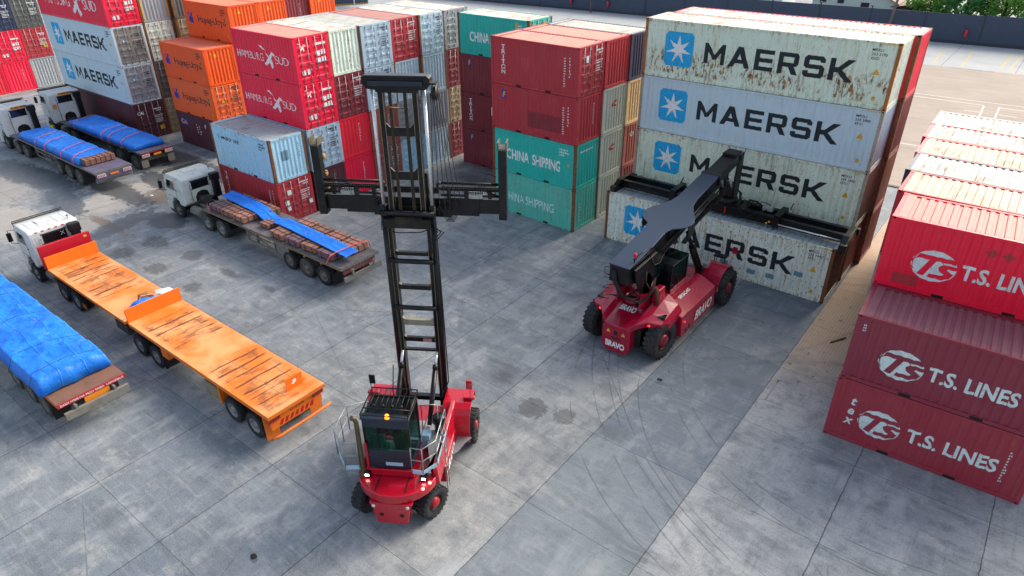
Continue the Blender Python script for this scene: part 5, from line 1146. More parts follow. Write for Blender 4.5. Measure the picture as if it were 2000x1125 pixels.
# red body
m = M(); m.box(-.95, 1.3, 2.0, 4.2, 1.26, 1.60); m.prism([(1.22, 1.24), (1.42, 1.24), (1.36, 1.95), (1.22, 1.98)], .9, 4.1, 'y'); m.prism([(-.95, 1.24), (-1.1, 1.24), (-1.05, 1.9), (-.95, 1.9)], 2.2, 4.1, 'y'); m.box(-.85, .66, .74, .82, 1.60, 1.86)
b = m.obj('body', MRED, t, .02)
M().prism([(1.0, .55), (1.45, .55), (1.45, 1.23), (1.0, 1.23)], 1.65, 3.6, 'y').obj('side_box', MRED, t, .03)
me = decal(fit(text('BRAVO', .03), 0, 1.2, 0, .36), 3, False, 0); me.materials.append(WHITE); link('lettering', me, t, (1.47, 1.9, .72), pi/2)
m = M()
for y in (1.45, 1.75): m.tube([(1.52, y, .35), (1.52, y, 2.4), (1.38, y, 2.55)], .018, 6)
for k in range(6): m.tube([(1.52, 1.45, .5+k*.3), (1.52, 1.75, .5+k*.3)], .014, 6)
m.obj('access_ladder', GALV, t)
m = M(); m.box(-.2, .45, 2.15, 3.3, 1.601, 1.66); m.box(.5, .95, 2.3, 3.7, 1.601, 1.66); m.obj('floor_plate', plain('grey_floor_plate', 'a9adae', .5, .3, .3), t)
m = M(); m.lathe([(.0, .32), (.20, .32), (.22, .28), (.22, .1), (.15, .06), (.15, -.35), (.12, -.5)], (1.12, 2.55, 2.25), 'z', 20); m.obj('air_filter', BMET, t)
m = M(); m.box(.62, .9, 2.05, 2.35, 1.66, 2.15); m.obj('blue_canister', LBL, t, .03)
for s in (-1, 1):
    x0, x1 = (.98, 1.93) if s > 0 else (-1.75, -.78)
    out = [(5.02, 1.45), (4.98, 1.78), (4.86, 1.88), (4.1, 1.88), (3.86, 1.80), (3.70, 1.62), (3.60, 1.35), (3.56, 1.0), (3.56, .55)]
    inn = [(3.61, .55), (3.61, 1.0), (3.65, 1.33), (3.75, 1.58), (3.89, 1.75), (4.12, 1.83), (4.83, 1.83), (4.93, 1.75), (4.97, 1.45)]
    f = M().prism(out+inn, x0, x1, 'x').obj('front_fender', MRED, t, .012)
    xi = x0 if s > 0 else x1
    M().prism(out+[(5.02, .55)], min(xi, xi-.03*s), max(xi, xi-.03*s), 'x').obj('fender_side', MRED, f)
    xm = 1.82 if s > 0 else -1.62
    m = M(); m.box(xm-.2, xm+.2, 4.25, 4.42, 1.90, 2.0); m.obj('lamp_pod', MRED, f, .02)
    m = M(); m.tube([(xm+.05*s, 4.3, 1.98), (xm+.05*s, 4.3, 2.42)], .014, 6); m.box(xm-.08, xm+.13, 4.26, 4.32, 2.36, 2.72); m.obj('mirror', MRED if s > 0 else BMET, f, .02)
m = M(); m.prism([(1.46, 2.6), (1.50, 3.5), (2.0, 3.52), (1.8, 3.2), (1.62, 2.75)], .82, .86, 'z'); m.obj('step_plate', GRATE, t)
# wheels
def big_wheel(par, x, y, r, w, rimm, rz=0, flip=False, lugs=22, steer=0, rr=.40):
    k = ('bw', r, w, rimm.name)
    if k not in _wh:
        m = M(); n = 36
        m.lathe([(r*.56, -w/2+.03), (r*.80, -w/2), (r*.93, -w/2+.02), (r*.985, -w/2+.07), (r*.985, w/2-.07), (r*.93, w/2-.02), (r*.80, w/2), (r*.56, w/2-.03)], (0, 0, 0), 'y', n)
        for q in range(lugs):
            for s in (-1, 1):
                a = 2*pi*(q+(.5 if s > 0 else 0))/lugs; T = Matrix.Rotation(-a, 4, 'Y') @ Matrix.Translation((r*.985, s*w*.245, 0)) @ Matrix.Rotation(radians(22*s), 4, 'X')
                m.box(-.02, r*.028, -w*.235, w*.235, -r*.075, r*.075, T)
        ty = m.mesh('tyre', RUBBER); m = M(); m.mat(1).lathe([(r*.57, -w/2+.03), (r*.52, -w/2+.03), (r*.50, -w/2+.12), (r*rr, -w/2+.13)], (0, 0, 0), 'y', 28); m.mat(0)
        m.lathe([(r*rr, -w/2+.13), (r*.33, -w/2+.13), (r*.30, -w/2+.03), (r*.27, -w/2-.0), (0, -w/2-.0)], (0, 0, 0), 'y', 28)
        m.lathe([(r*.57, w/2-.03), (r*.5, w/2-.05), (r*.45, w/2-.15), (0, w/2-.15)], (0, 0, 0), 'y', 28)
        for q in range(10):
            a = 2*pi*q/10; m.lathe([(0, -.03), (.022, -.03), (.022, 0)], (r*.40*cos(a), -w/2+.14, r*.40*sin(a)), 'y', 6)
        _wh[k] = (ty, m.mesh('rim', [rimm, BMET2]))
    ty, ri = _wh[k]; a = (pi/2 if not flip else -pi/2)+steer
    o = link('wheel', ty, par, (x, y, r), a); link('rim', ri, o); return o
RRIM = plain('red_wheel_rim', 'b01026', .4, var=.2)
big_wheel(t, 1.12, .84, .56, .42, RRIM, steer=radians(-30)); big_wheel(t, -.98, .92, .57, .44, RRIM, flip=True, steer=radians(-26))
for x, f in ((1.86, False), (1.38, True), (-1.68, True), (-1.20, False)): big_wheel(t, x, 4.42, .62, .40, RRIM, flip=f)
# cab
x0, x1, y0, y1, z0, z1 = -.82, .62, .86, 2.05, 1.87, 3.76
m = M()
for x in (x0, x1-.07):
    for y in (y0, y1-.07): m.box(x, x+.07, y, y+.07, z0, z1)
for x in (x0, x1-.07): m.box(x, x+.07, y0+.07, y1-.07, z1-.07, z1); m.box(x, x+.07, y0+.07, y1-.07, z0, z0+.07)
for y in (y0, y1-.07): m.box(x0+.07, x1-.07, y, y+.07, z1-.07, z1); m.box(x0+.07, x1-.07, y, y+.07, z0, z0+.07)
m.box(-.42, -.37, y0+.004, y0+.05, z0+.72, z1-.3)
cb = m.obj('cab', BMET, t, .01)
M().box(x0+.01, x1-.01, y0-.03, y0-.002, z0-.02, z0+.70).obj('lower_panel', BLUEB, cb, .02); M().box(x0-.02, x1+.02, y0-.06, y0+.22, z1+.002, z1+.07).obj('roof_edge', BLUEB, cb, .02)
M().box(x0+.01, x1-.01, y0-.03, y0-.002, z1-.30, z1+.001).obj('upper_panel', BLUEB, cb, .01)
M().box(x0+.07, x1-.07, y0+.01, y0+.02, z0+.72, z1-.3).obj('rear_glass', CGL, cb); M().box(x0+.07, x1-.07, y1-.02, y1-.01, z0+.2, z1-.07).obj('front_glass', CGL, cb)
for x in (x0+.02, x1-.03): M().box(x, x+.01, y0+.07, y1-.07, z0+.3, z1-.07).obj('side_glass', CGL, cb)
M().box(x0+.07, x1-.07, y0+.23, y1-.07, z1-.02, z1-.01).obj('roof_glass', CGL, cb)
for x in (x0, x1-.03): M().box(x, x+.028, y0+.071, y1-.071, z0+.071, z0+.30).obj('side_panel', BLUEB, cb)
M().box(-.22, .32, y0-.036, y0-.031, z0+.10, z0+.24).obj('sticker', LBL, cb)
M().box(x0+.07, x1-.07, y0+.07, y1-.07, z0+.01, z0+.06).obj('cab_floor', plain('grey_cab_floor', '9a9ea0', .6), cb)
m = M(); za = z1+.17; m.tube([(x0, y0-.02, z1+.07), (x0, y0-.02, za), (x1, y0-.02, za), (x1, y0-.02, z1+.07)], .02, 6); m.tube([(x0, y0-.02, za), (x0, y1+.1, za), (x1, y1+.1, za), (x1, y0-.02, za)], .025, 6)
m.tube([(x0, y1+.1, za), (x0, y1-.02, z1)], .02, 6); m.tube([(x1, y1+.1, za), (x1, y1-.02, z1)], .02, 6); m.tube([(x0, y0+.3, za), (x1, y0+.3, za)], .02, 6)
for k in range(1, 9): x = x0+(x1-x0)*k/9; m.tube([(x, y0+.3, za), (x, y1+.1, za)], .011, 5)
for k in range(4): x = x0+.3+k*.28; m.lathe([(0, .06), (.05, .05), (.05, 0)], (x, y0+.42, za), 'z', 8)
m.obj('roof_guard', BMET, cb)
M().lathe([(0, .14), (.05, .13), (.068, .08), (.068, 0)], (-.02, y0+.02, z1+.071), 'z', 14).obj('beacon', LAMPO, cb)
m = M(); m.tube([(x0+.65, y0-.035, z0+.82), (x0+.72, y0-.045, z0+1.2), (x0+.70, y0-.045, z0+1.5)], .012, 5); m.obj('wiper', BMET, cb)
m = M(); m.box(-.68, -.20, 1.05, 1.45, z0+.35, z0+.5); m.box(-.66, -.20, .93, 1.04, z0+.5, z0+1.22); m.obj('seat', plain('teal_seat', '5fb5a2', .8, emit=0), cb, .05)
m = M(); m.tube([(.05, 1.7, z0+.1), (.05, 1.62, z0+.75)], .03, 8); m.tube([(.05+.18*cos(a), 1.6+.1*sin(a), z0+.78+.1*sin(a)) for a in [2*pi*k/12 for k in range(13)]], .018, 6); m.obj('steering_wheel', BMET, cb)
OPV = plain('faded_green_vest', '3f6a22', .7)
person('machine operator in faded green vest seated in the container handler cab', (-12.08+.848*.18-.53*1.25, 9.19+.53*.18+.848*1.25, 1.87), radians(32), True, OPV)
m = M(); m.box(x0+.01, x0+.09, y0-.10, y0-.035, z0-.25, z0+1.0); m.obj('red_post', MRED, t, .01)
m = M(); m.tube([(-.93, .70, 1.6), (-.93, .70, 1.75), (-.92, .70, 3.75), (-.95, .68, 3.9), (-1.02, .62, 3.98)], [.085, .085, .07, .07, .075], 14); m.lathe([(.11, 0), (.12, .1), (.09, .16)], (-.93, .70, 1.58), 'z', 14); m.obj('exhaust_stack', BRASS, t)
# walkways and rails
def walk(pts, zf, name):
    w = M().prism(pts, zf-.03, zf, 'z').obj(name, GRATE, t)
    m = M(); n = len(pts)
    for a, b in zip(pts, pts[1:]):
        m.beam((a[0], a[1], zf+.06), (b[0], b[1], zf+.06), .012, .14)
    m.obj('kick_plate', LBL, w); return w
WR = [(.66, .60), (1.02, .56), (1.36, .98), (1.36, 2.55), (1.24, 2.55)]; wr = walk([(1.24, .62)]+[(.66, .60)]+WR[1:4]+[(.66, 2.55)], 1.97, 'walkway')
w = wr; bpy.data.objects.remove(w.children[0]); m = M()
for a, b in zip(WR[:4], WR[1:4]): m.beam((a[0], a[1], 2.02), (b[0], b[1], 2.02), .012, .16)
m.obj('kick_plate', LBL, wr)
def rail(path, zf, par, extra=()):
    m = M(); r = .019
    for h in (1.0, .52): m.tube([(x, y, zf+h) for x, y in path], r, 7)
    for x, y in path: m.tube([(x, y, zf), (x, y, zf+1.0)], r, 7)
    for p in extra: m.tube(p, r, 7)
    return m.obj('handrail', GALV, par)
rail([(.66, .60), (1.02, .56), (1.36, .98), (1.36, 1.75), (1.36, 2.45)], 1.97, wr, [[(.62, 2.35, 1.97), (.62, 2.35, 3.15), (1.12, 2.45, 3.15), (1.12, 2.45, 1.97)]])
WL = [(-.98, .62), (-1.42, .56), (-1.82, 1.15), (-1.82, 2.3), (-.98, 2.5)]; wl = M().prism(WL[::-1], 1.94, 1.97, 'z').obj('walkway', GRATE, t)
m = M()
for a, b in zip(WL[:3], WL[1:3]): m.beam((a[0], a[1], 2.02), (b[0], b[1], 2.02), .012, .16)
m.obj('kick_plate', LBL, wl); rail([(-1.0, .62), (-1.42, .56), (-1.86, 1.15), (-1.86, 1.75), (-1.84, 2.3), (-1.2, 2.6)], 1.97, wl)
# mast
MY, MC = 4.95, .09
mast = M()
for s in (-1, 1):
    x = MC+s*.74; mast.box(x-.055, x+.055, MY-.14, MY+.14, 1.0, 8.9); x2 = MC+s*.60; mast.box(x2-.045, x2+.045, MY-.10, MY+.16, 1.05, 8.6)
mast.box(MC-.68, MC+.68, MY-.10, MY+.10, 1.28, 1.46)
ms = mast.obj('outer_mast', BMET, t, .008)
def cross(z, h, mt, d=.10, rnd=False, wv=.70, y=0):
    m = M()
    if rnd: m.tube([(MC-wv, MY-.2, z), (MC+wv, MY-.2, z)], h/2, 12)
    else: m.prism([(MC-.54, z-h/2), (MC+.54, z-h/2), (MC+.54, z+h*.9), (MC+.46, z+h/2), (MC-.46, z+h/2), (MC-.54, z+h*.9)], MY-d/2-.02, MY+d/2, 'y')
    return m.obj('crossbar', mt, ms)
cross(8.72, .17, BMET, rnd=True, wv=.86); cross(8.42, .16, BMET2); cross(7.05, .17, BMET, rnd=True, wv=.72); cross(7.25, .12, BMET2); cross(6.0, .16, BMET2); cross(5.3, .17, BMET, rnd=True, wv=.70); cross(4.62, .22, plain('beige_primer', '8d8a74', .7, var=.4)); cross(3.92, .16, BMET); cross(3.48, .07, BMET)
M().box(MC+.12, MC+.42, MY-.09, MY-.073, 3.86, 3.98).obj('sticker', plain('red_white_sticker', 'b07a7c', .5), ms)
im = M()
for s in (-1, 1): x = MC+s*.50; im.box(x-.07, x+.07, MY-.12, MY+.12, 8.35, 12.55)
inn = im.obj('inner_mast', BMET, t, .01)
WEDGE = plain('worn_highlight_steel', '9a8a6a', .45, .6, .5)  # pale strips that draw edge highlights onto the worn mast posts
for s in (-1, 1):
    for xx_ in (MC+s*.50-.070, MC+s*.50+.070): M().box(xx_-.007, xx_+.007, MY-.127, MY-.115, 8.8, 12.4).obj('worn_edge_highlight', WEDGE, inn)
    for xx_ in (MC+s*.74-s*.055, MC+s*.60-s*.045): M().box(xx_-.006, xx_+.006, MY-.147, MY-.135, 2.0, 8.2).obj('worn_edge_highlight', WEDGE, ms)
for z in (11.3, 9.95): M().prism([(MC-.41, z-.16), (MC+.41, z-.16), (MC+.41, z+.22), (MC+.30, z+.10), (MC-.30, z+.10), (MC-.41, z+.22)], MY-.11, MY-.05, 'y').obj('crossbar', BMET, inn)
M().prism([(MC-.98, 12.66), (MC-.86, 12.52), (MC-.62, 12.50), (MC-.60, 12.42), (MC+.60, 12.42), (MC+.62, 12.50), (MC+.86, 12.52), (MC+.98, 12.66), (MC+.98, 12.84), (MC+.9, 12.9), (MC-.9, 12.9), (MC-.98, 12.84)], MY-.22, MY+.16, 'y').obj('mast_head', BMET, inn, .03)
m = M(); m.box(MC-.78, MC+.78, MY-.29, MY-.222, 12.62, 12.76); m.obj('head_plate', BLUEB, inn, .02)
for s in (-1, 1):
    m = M(); m.mat(0).tube([(MC+s*.76, MY-.05, 8.9), (MC+s*.76, MY-.05, 12.52)], .052, 12); m.obj('lift_rod', CHROME, t)
    M().tube([(MC+s*.80, MY-.10, 1.3), (MC+s*.80, MY-.10, 8.95)], .075, 12).obj('lift_cylinder', BMET, t)
    m = M(); x = MC+s*.22
    for k in range(62): m.box(x-.05, x+.05, MY-.14, MY-.09, 8.7+k*.06, 8.745+k*.06)
    m.box(x-.035, x+.035, MY-.13, MY-.10, 8.7, 12.45); m.obj('lift_chain', plain('greasy_chain', '3a332a', .5, .5, .5), inn)
    # tilt cylinders
    a, bq = Vector((MC+s*.58, 3.0, 1.75)), Vector((MC+s*.60, 4.72, 3.55)); d = (bq-a)
    m = M(); m.tube([tuple(a), tuple(a+d*.78)], .085, 12); m.tube([tuple(a+d*.76), tuple(a+d*.82)], .10, 12); cyl = m.obj('tilt_cylinder', BMET, t); M().tube([tuple(a+d*.8), tuple(bq)], .05, 10).obj('cylinder_rod', CHROME, cyl)
m = M(); m.tube([(MC-.25, MY-.2, 12.1), (MC-.22, MY-.2, 12.0), (MC+.2, MY-.2, 11.98)], .025, 6); m.obj('pipe', BRASS, inn)
m = M(); m.lathe([(0, -.06), (.22, -.06), (.22, -.04), (.18, -.03), (.18, .03), (.22, .04), (.22, .06), (0, .06)], (MC+1.06, MY, 12.40), 'x', 20); m.box(MC+.98, MC+1.14, MY-.2, MY+.1, 12.66, 12.71); m.obj('hose_reel', BMET2, t)
m = M(); rnd = random.Random(5)
for k in range(6):
    x = MC+.95+k*.045; pts = [(x, MY+.02*k-.05, 12.4-j*.5) for j in range(8)]; pts = [(p[0]+.0+j*.018*(k-1), p[1], p[2]) for j, p in enumerate(pts)]
    m.tube(pts+[(x+.12, MY, 8.7), (x+.25, MY-.1, 8.45), (x+.4, MY-.1, 8.75)], .013, 5)
for k in range(3): m.tube([(MC+.75, MY-.2, 8.5-k*.1), (MC+.95+k*.1, MY-.35, 8.2), (MC+.7, MY-.3, 7.9-k*.1), (MC+.74, MY-.1, 7.0)], .02, 6)
m.tube([(MC-.8, MY-.25, 8.6), (MC-.85, MY-.3, 8.2), (MC-.3, MY-.3, 8.1), (MC+.4, MY-.3, 8.15), (MC+.8, MY-.3, 8.3)], .018, 6)
m.tube([(MC+.86, MY-.1, 8.0), (MC+.9, MY-.12, 5.0), (MC+.92, MY-.1, 2.2), (MC+.7, MY-.6, 1.8)], .025, 6); m.tube([(MC-.78, MY-.9, 3.4), (MC-.8, MY-1.2, 2.5), (MC-.75, MY-1.1, 1.7)], .02, 6)
m.obj('hydraulic_hose', SEAL, t)
# carriage and spreader
SY = 5.42
m = M(); m.box(MC-.62, MC-.46, MY+.20, MY+.32, 8.2, 9.9); m.box(MC+.46, MC+.62, MY+.20, MY+.32, 8.2, 9.9); m.box(MC-.459, MC+.459, MY+.22, MY+.30, 8.2, 8.5); m.box(MC-.9, MC+.9, MY+.325, SY-.05, 8.45, 8.75); m.box(MC-.9, MC+.9, MY+.325, SY-.05, 9.2, 9.4); m.box(MC-.75, MC+.75, MY-.3, MY-.15, 8.25, 8.55)
cg = m.obj('carriage', BMET2, t, .01)
sp = M(); sp.box(MC-1.25, MC+1.25, SY-.04, SY+.30, 8.36, 9.0); sp.box(MC-2.15, MC-1.251, SY-.02, SY+.28, 8.42, 9.02); sp.box(MC+1.251, MC+2.15, SY-.02, SY+.28, 8.42, 9.02)
sps = sp.obj('spreader_beam', BMET, t, .012)
for s in (-1, 1):
    a, b = sorted((MC+s*1.9, MC+s*2.8)); m = M(); m.box(a, b, SY+.02, SY+.24, 8.50, 8.98); a, b = sorted((MC+s*.9, MC+s*2.75)); m.box(a, b, SY+.32, SY+.42, 8.5, 8.62); m.obj('telescopic_arm', BMET, sps)
    a, b = sorted((MC+s*2.78, MC+s*3.03)); px = (a+b)/2
    p = M().prism([(a, 8.35), (b, 8.35), (b, 10.62), (a, 10.62)], SY-.12, SY+.22, 'y').obj('end_post', BMET, t, .015)
    m = M(); m.box(a-.02, b+.02, SY-.14, SY+.30, 10.621, 10.68); m.box(a-.02, a+.02, SY-.12, SY+.34, 10.681, 10.86); m.box(b-.02, b+.02, SY-.12, SY+.34, 10.681, 10.86); m.obj('post_head', plain('worn_post_steel', '6f6a5c', .5, .5, .5), p)
    for z in (8.8, 9.15, 9.6, 10.15): M().lathe([(0, -.05), (.10, -.05), (.10, .05), (0, .05)], (px-s*.10, SY+.28, z), 'x', 12).obj('side_roller', plain('ochre_pad', '9a7440', .7), p)
    m = M(); a, b = sorted((MC+s*.95, MC+s*2.78)); m.tube([(a, SY+.05, 9.48), (b, SY+.05, 9.48)], .045, 8); m.tube([(a, SY, 9.10), (b, SY, 9.10)], .04, 8)
    for k in range(26): u = a+(b-a)*k/26; m.box(u, u+(b-a)/52, SY-.02, SY+.06, 9.26, 9.34)
    m.box(a, b, SY+.065, SY+.12, 9.22, 9.36)
    c_ = [(MC+s*.95, 9.30), (MC+s*.86, 9.36), (MC+s*.85, 9.44), (MC+s*.95, 9.52)]
    m.tube([(u, SY, w_) for u, w_ in c_], .05, 6)
    m.obj('energy_chain', BMET2, sps)
    m = M(); cx = MC+s*2.05; m.box(cx-.22, cx+.22, SY-.05, SY+.25, 9.021, 9.20); m.box(cx-.12, cx+.12, SY-.08, SY-.051, 9.03, 9.16); m.obj('valve_block', plain('valve_silver', 'a8adad', .4, .6, .4), sps, .01)
    m = M()
    for k in range(7): m.tube([(cx-.2+.07*k, SY-.06, 9.18), (cx-.3+.1*k, SY-.10, 9.38+.02*k), (cx+s*.35, SY-.08, 9.30), (cx+s*(.4+.06*k), SY, 9.12)], .012, 5)
    m.tube([(px-s*.2, SY, 9.75), (px-s*.5, SY-.02, 9.85), (px-s*.55, SY, 9.60), (px-s*.25, SY, 9.52)], .014, 5)
    for k in range(4): m.tube([(MC+s*1.1+.05*k, SY-.06, 9.1), (MC+s*1.2, SY-.14, 8.85-.05*k), (MC+s*1.0, SY-.12, 8.7), (MC+s*.9, SY, 8.95)], .014, 5)
    m.obj('hose_cluster', SEAL, sps)
    for x in (1.2, 1.75, 2.5):
        a = MC+s*x; m = M(); m.box(a-.06, a+.06, SY-.03, SY+.1, 9.021, 9.30); m.obj('bracket', BMET, sps)
# ================================================================== reach stacker
MRD = plain('wine_machine_red', 'a60c32', .24, var=.12, scale=1.5, dirt='5c1420', coat=.3)
BOOM = plain('blue_grey_boom_sky_sheen', '24384f', .34, .25, .15, dirt='3f4652'); BOOMS = plain('black_boom_side', '0e1014', .35, .2, .2)  # blue-grey of the boom top has its sky reflection mixed into the colour
t = thing('reach_stacker', 'wine red reach stacker with dark boom lowered onto the front white container', 'reach stacker', (-11.35, 21.3, 0), 0)
cols = [(-1.80, 1.45, 1.66, 1.84), (-1.62, 1.0, 1.76, 2.08), (-1.12, .74, 1.84, 2.40), (-.76, .30, 1.78, 2.34), (-.56, .16, 1.58, 2.06), (0, .08, 1.56, 2.06), (.56, .16, 1.58, 2.06), (.76, .30, 1.78, 2.34), (1.12, .74, 1.84, 2.40), (1.62, 1.0, 1.76, 2.08), (1.80, 1.45, 1.66, 1.84)]
vs = []; nr = 4; ye = 2.55
for x, yr, zr, zf in cols:
    for k in range(nr+1):
        u = k/nr; vs.append((x, yr+(ye-yr)*u, zr+(zf-zr)*(u**.8)))
    vs.append((x, yr+.04, min(zr-.26, 1.42 if abs(x) < .7 else zr-.22))); vs.append((x, ye, 1.45))
n1 = nr+3; fs = []
for i in range(len(cols)-1):
    a, b = i*n1, (i+1)*n1
    for k in range(nr): fs.append((a+k, a+k+1, b+k+1, b+k))
    fs.append((a, b, b+nr+1, a+nr+1)); fs.append((a+nr, a+nr+2, b+nr+2, b+nr)); fs.append((a+nr+1, b+nr+1, b+nr+2, a+nr+2))
for e in (0, len(cols)-1): fs.append(tuple(e*n1+k for k in list(range(nr+1))+[nr+2, nr+1]))
m = M(); m.add(vs, fs); hood = m.obj('engine_hood', MRD, t, .03, 3)
ap = [(-.66, 1.38), (-.66, .50), (-.58, .30), (-.40, .18), (.40, .18), (.58, .30), (.66, .50), (.66, 1.38)]
cw = M().prism(ap, .18, .70, 'y').obj('counterweight', MRD, t, .05, 3)
def put(s, par, w, h, loc, rot, mat, bold=.03, sh=0):
    me = decal(fit(text(s, bold, .95, sh), 0, w, 0, h), 3, False, 0); me.materials.append(mat); o = link('lettering', me, par, loc); o.rotation_euler = rot; return o
put('BRAVO', cw, .92, .30, (-.46, .174, .42), (0, 0, 0), WHITE, .04)
put('BRAVO', hood, .74, .34, (-.38, .98, 1.87), (-pi/2+.22, 0, 0), WHITE, .04, .1)
m = M()
for x in (-.36, .36): m.prism([(x-.10, 1.12), (x+.10, 1.12), (x, 1.29)], 0.174, .179, 'y')
m.obj('warning_triangle', YELLOW, cw); M().box(-.08, .08, 0.174, .179, 1.08, 1.24).obj('small_badge', BMET, cw); M().box(-.2, .22, 0.174, .179, .84, .96).obj('dark_plate', plain('dark_wine_plate', '4a0c18', .5), cw)
m = M()
for k in range(9):
    y = .22+k*.065; z = 1.575+.50*((y-.08)/2.47)**.8+.008; m.box(-.42, .42, y, y+.02, z, z+.012)
m.obj('hood_rib', MRD, hood)
M().box(-.35, -.05, 1.55, 1.95, 1.93, 1.99).obj('hood_vent', BMET, hood); M().box(.08, .38, 1.55, 1.95, 1.93, 1.99).obj('hood_vent', BMET, hood)
for s in (-1, 1):
    m = M(); m.prism([(s*1.32, 1.20), (s*1.62, 1.30), (s*1.58, 1.62), (s*1.28, 1.52)][::s], 1.86, 1.96, 'z'); m.obj('wing_vent', BMET, hood)
    for k, (x, mt) in enumerate(((1.18, LAMPR), (1.40, REFL))):
        yy = .80+(x-1.12)*.52; o = M().lathe([(0, -.02), (.045, -.02), (.05, .0)], (0, 0, 0), 'y', 12).obj('tail_lamp', mt, hood); o.location = (s*x, yy-.03, 1.68); o.rotation_euler = (0, 0, s*.48)
# chassis, side boxes
M().box(-.95, .95, .6, 7.2, .55, 1.44).obj('chassis', BMET2, t, .02)
m = M(); m.box(-1.0, 1.0, 2.56, 6.6, 1.441, 1.70); m.obj('deck', MRD, t, .02); M().box(-.95, .2, 4.6, 6.6, 1.702, 1.74).obj('grey_deck_plate', plain('scuffed_grey_deck', '8e8f9a', .5, .2, .5), t)
for s in (-1, 1):
    pr = [(s*1.0, 1.95), (s*1.25, 1.92), (s*1.95, 1.60), (s*2.02, .62), (s*1.0, .62)]
    if s < 0: pr = pr[::-1]
    b = M().prism(pr, 2.3, 5.75, 'y').obj('side_box', MRD, t, .03)
    if s > 0:
        put('BRAVO', b, 1.75, .50, (2.03, 3.55, .83), (pi/2-pi/2, 0, pi/2), WHITE, .03, .25)
        put('SRSC45', b, 1.05, .15, (1.40, 3.2, 1.885), (0, 0, 0), WHITE, .02).rotation_euler = (-1.13, 0, pi/2)
        m = M(); m.box(2.012, 2.018, 3.0, 3.18, .72, .92); m.box(2.012, 2.018, 2.65, 2.83, .68, .88); m.obj('side_vent', BMET, b)
        M().lathe([(0, .02), (.03, .02), (.035, 0)], (2.0, 2.55, 1.3), 'x', 10).obj('side_lamp', LAMPR, b)
        m = M(); m.prism([(1.28, 3.1), (1.46, 3.1), (1.46, 4.45), (1.28, 4.45)], 0, .004, 'z', Matrix.Translation((0, 0, 1.915+.0)) @ Matrix.Rotation(0, 4, 'Y'))
    # front fender
    cy, cz, R, r = 7.2, .86, 1.06, 1.01
    out = [(cy+R*cos(a), cz+R*sin(a)) for a in [radians(2+172*k/16) for k in range(17)]]; inn = [(cy+r*cos(a), cz+r*sin(a)) for a in [radians(174-172*k/16) for k in range(17)]]
    a, c = (.95, 1.90) if s > 0 else (-1.90, -.95)
    f = M().prism(out+inn, a, c, 'x').obj('front_fender', MRD, t, .015); M().prism(out+[(cy-R, .55), (cy+R, .55)], s*.95-.02, s*.95+.02, 'x').obj('fender_side', MRD, f)
    m = M(); xm = s*1.72; m.tube([(xm, 8.0, 1.75), (xm+s*.1, 8.05, 2.35)], .014, 6); m.box(xm+s*.1-.11, xm+s*.1+.11, 8.02, 8.08, 2.25, 2.6); m.obj('mirror', MRD, f, .02)
    if s > 0: M().box(1.901, 1.906, 6.20, 6.28, 1.0, 1.25).obj('yellow_label', YELLOW, f)
    m = M(); m.box(s*1.3-.3, s*1.3+.3, 7.55, 7.9, 2.08, 2.14); m.box(s*1.3-.27, s*1.3-.24, 7.6, 7.63, 1.8, 2.08); m.box(s*1.3+.24, s*1.3+.27, 7.6, 7.63, 1.8, 2.08); m.obj('lamp_bracket', BMET, f)
RR2 = plain('wine_wheel_rim', '8a0c26', .4, var=.2)
big_wheel(t, 1.48, 1.35, .86, .56, RR2, lugs=24, steer=radians(-8), rr=.48); big_wheel(t, -1.48, 1.35, .86, .56, RR2, flip=True, lugs=24, steer=radians(-8), rr=.48)
for x, f in ((1.90, False), (1.32, True), (-1.90, True), (-1.32, False)): big_wheel(t, x, 7.2, .86, .50, RR2, flip=f, lugs=24, rr=.48)
M().tube([(-1.3, 1.32, .86), (1.3, 1.32, .86)], .18, 12).obj('axle', BMET2, t)
# boom supports and machinery behind the cab
for s in (-1, 1):
    pr = [(1.0, 2.2), (2.6, 1.7), (3.0, 1.7), (2.2, 2.9), (1.55, 3.7), (1.2, 3.7)]
    M().prism(pr, min(s*.52, s*.60), max(s*.52, s*.60), 'x').obj('boom_support', MRD, t, .01)
m = M(); m.lathe([(.32, 0), (.32, .22), (.25, .22), (.22, .05)], (.02, 1.35, 2.25), 'z', 20); m.obj('radiator_ring', MRD, t)
m = M(); m.lathe([(0, .0), (.25, .0)], (.02, 1.35, 2.32), 'z', 20); m.obj('radiator_core', DARK, t)
m = M(); m.tube([(.98, 1.9, 1.9), (.98, 1.75, 2.4), (.95, 1.6, 3.05)], [.10, .09, .08], 12); m.obj('exhaust_stack', plain('rusty_exhaust', '6b4a36', .6, .4, .6), t)
m = M(); m.box(.66, .98, 1.9, 2.5, 2.0, 2.75); m.box(-.5, .5, 1.9, 2.5, 1.95, 2.5); m.obj('red_housing', MRD, t, .05)
# cab
x0, x1, y0, y1, z0, z1 = -.10, .98, 2.95, 4.55, 1.72, 3.48
m = M()
for x in (x0, x1-.06):
    for y in (y0, y1-.06): m.box(x, x+.06, y, y+.06, z0, z1-.07)
m.box(x0, x1, y0, y0+.06, z1-.069, z1-.03); m.box(x0, x1, y1-.06, y1, z1-.069, z1-.03); m.box(x0, x0+.06, y0+.061, y1-.061, z1-.069, z1-.03); m.box(x1-.06, x1, y0+.061, y1-.061, z1-.069, z1-.03); m.box(x1-.05, x1-.01, 3.72, 3.78, z0+.5, z1-.07)
cb = m.obj('cab', BMET, t, .01)
M().box(x0-.03, x1+.03, y0-.03, y0+.65, z1-.028, z1+.03).obj('roof', BMET, cb, .02); M().box(x0+.02, x1-.02, y0+.66, y1-.02, z1-.025, z1-.01).obj('roof_glass', CGL, cb)
M().box(x0+.02, x1+.02, y0+.02, y1-.02, z0, z0+.55).obj('lower_shell', MRD, cb, .04)
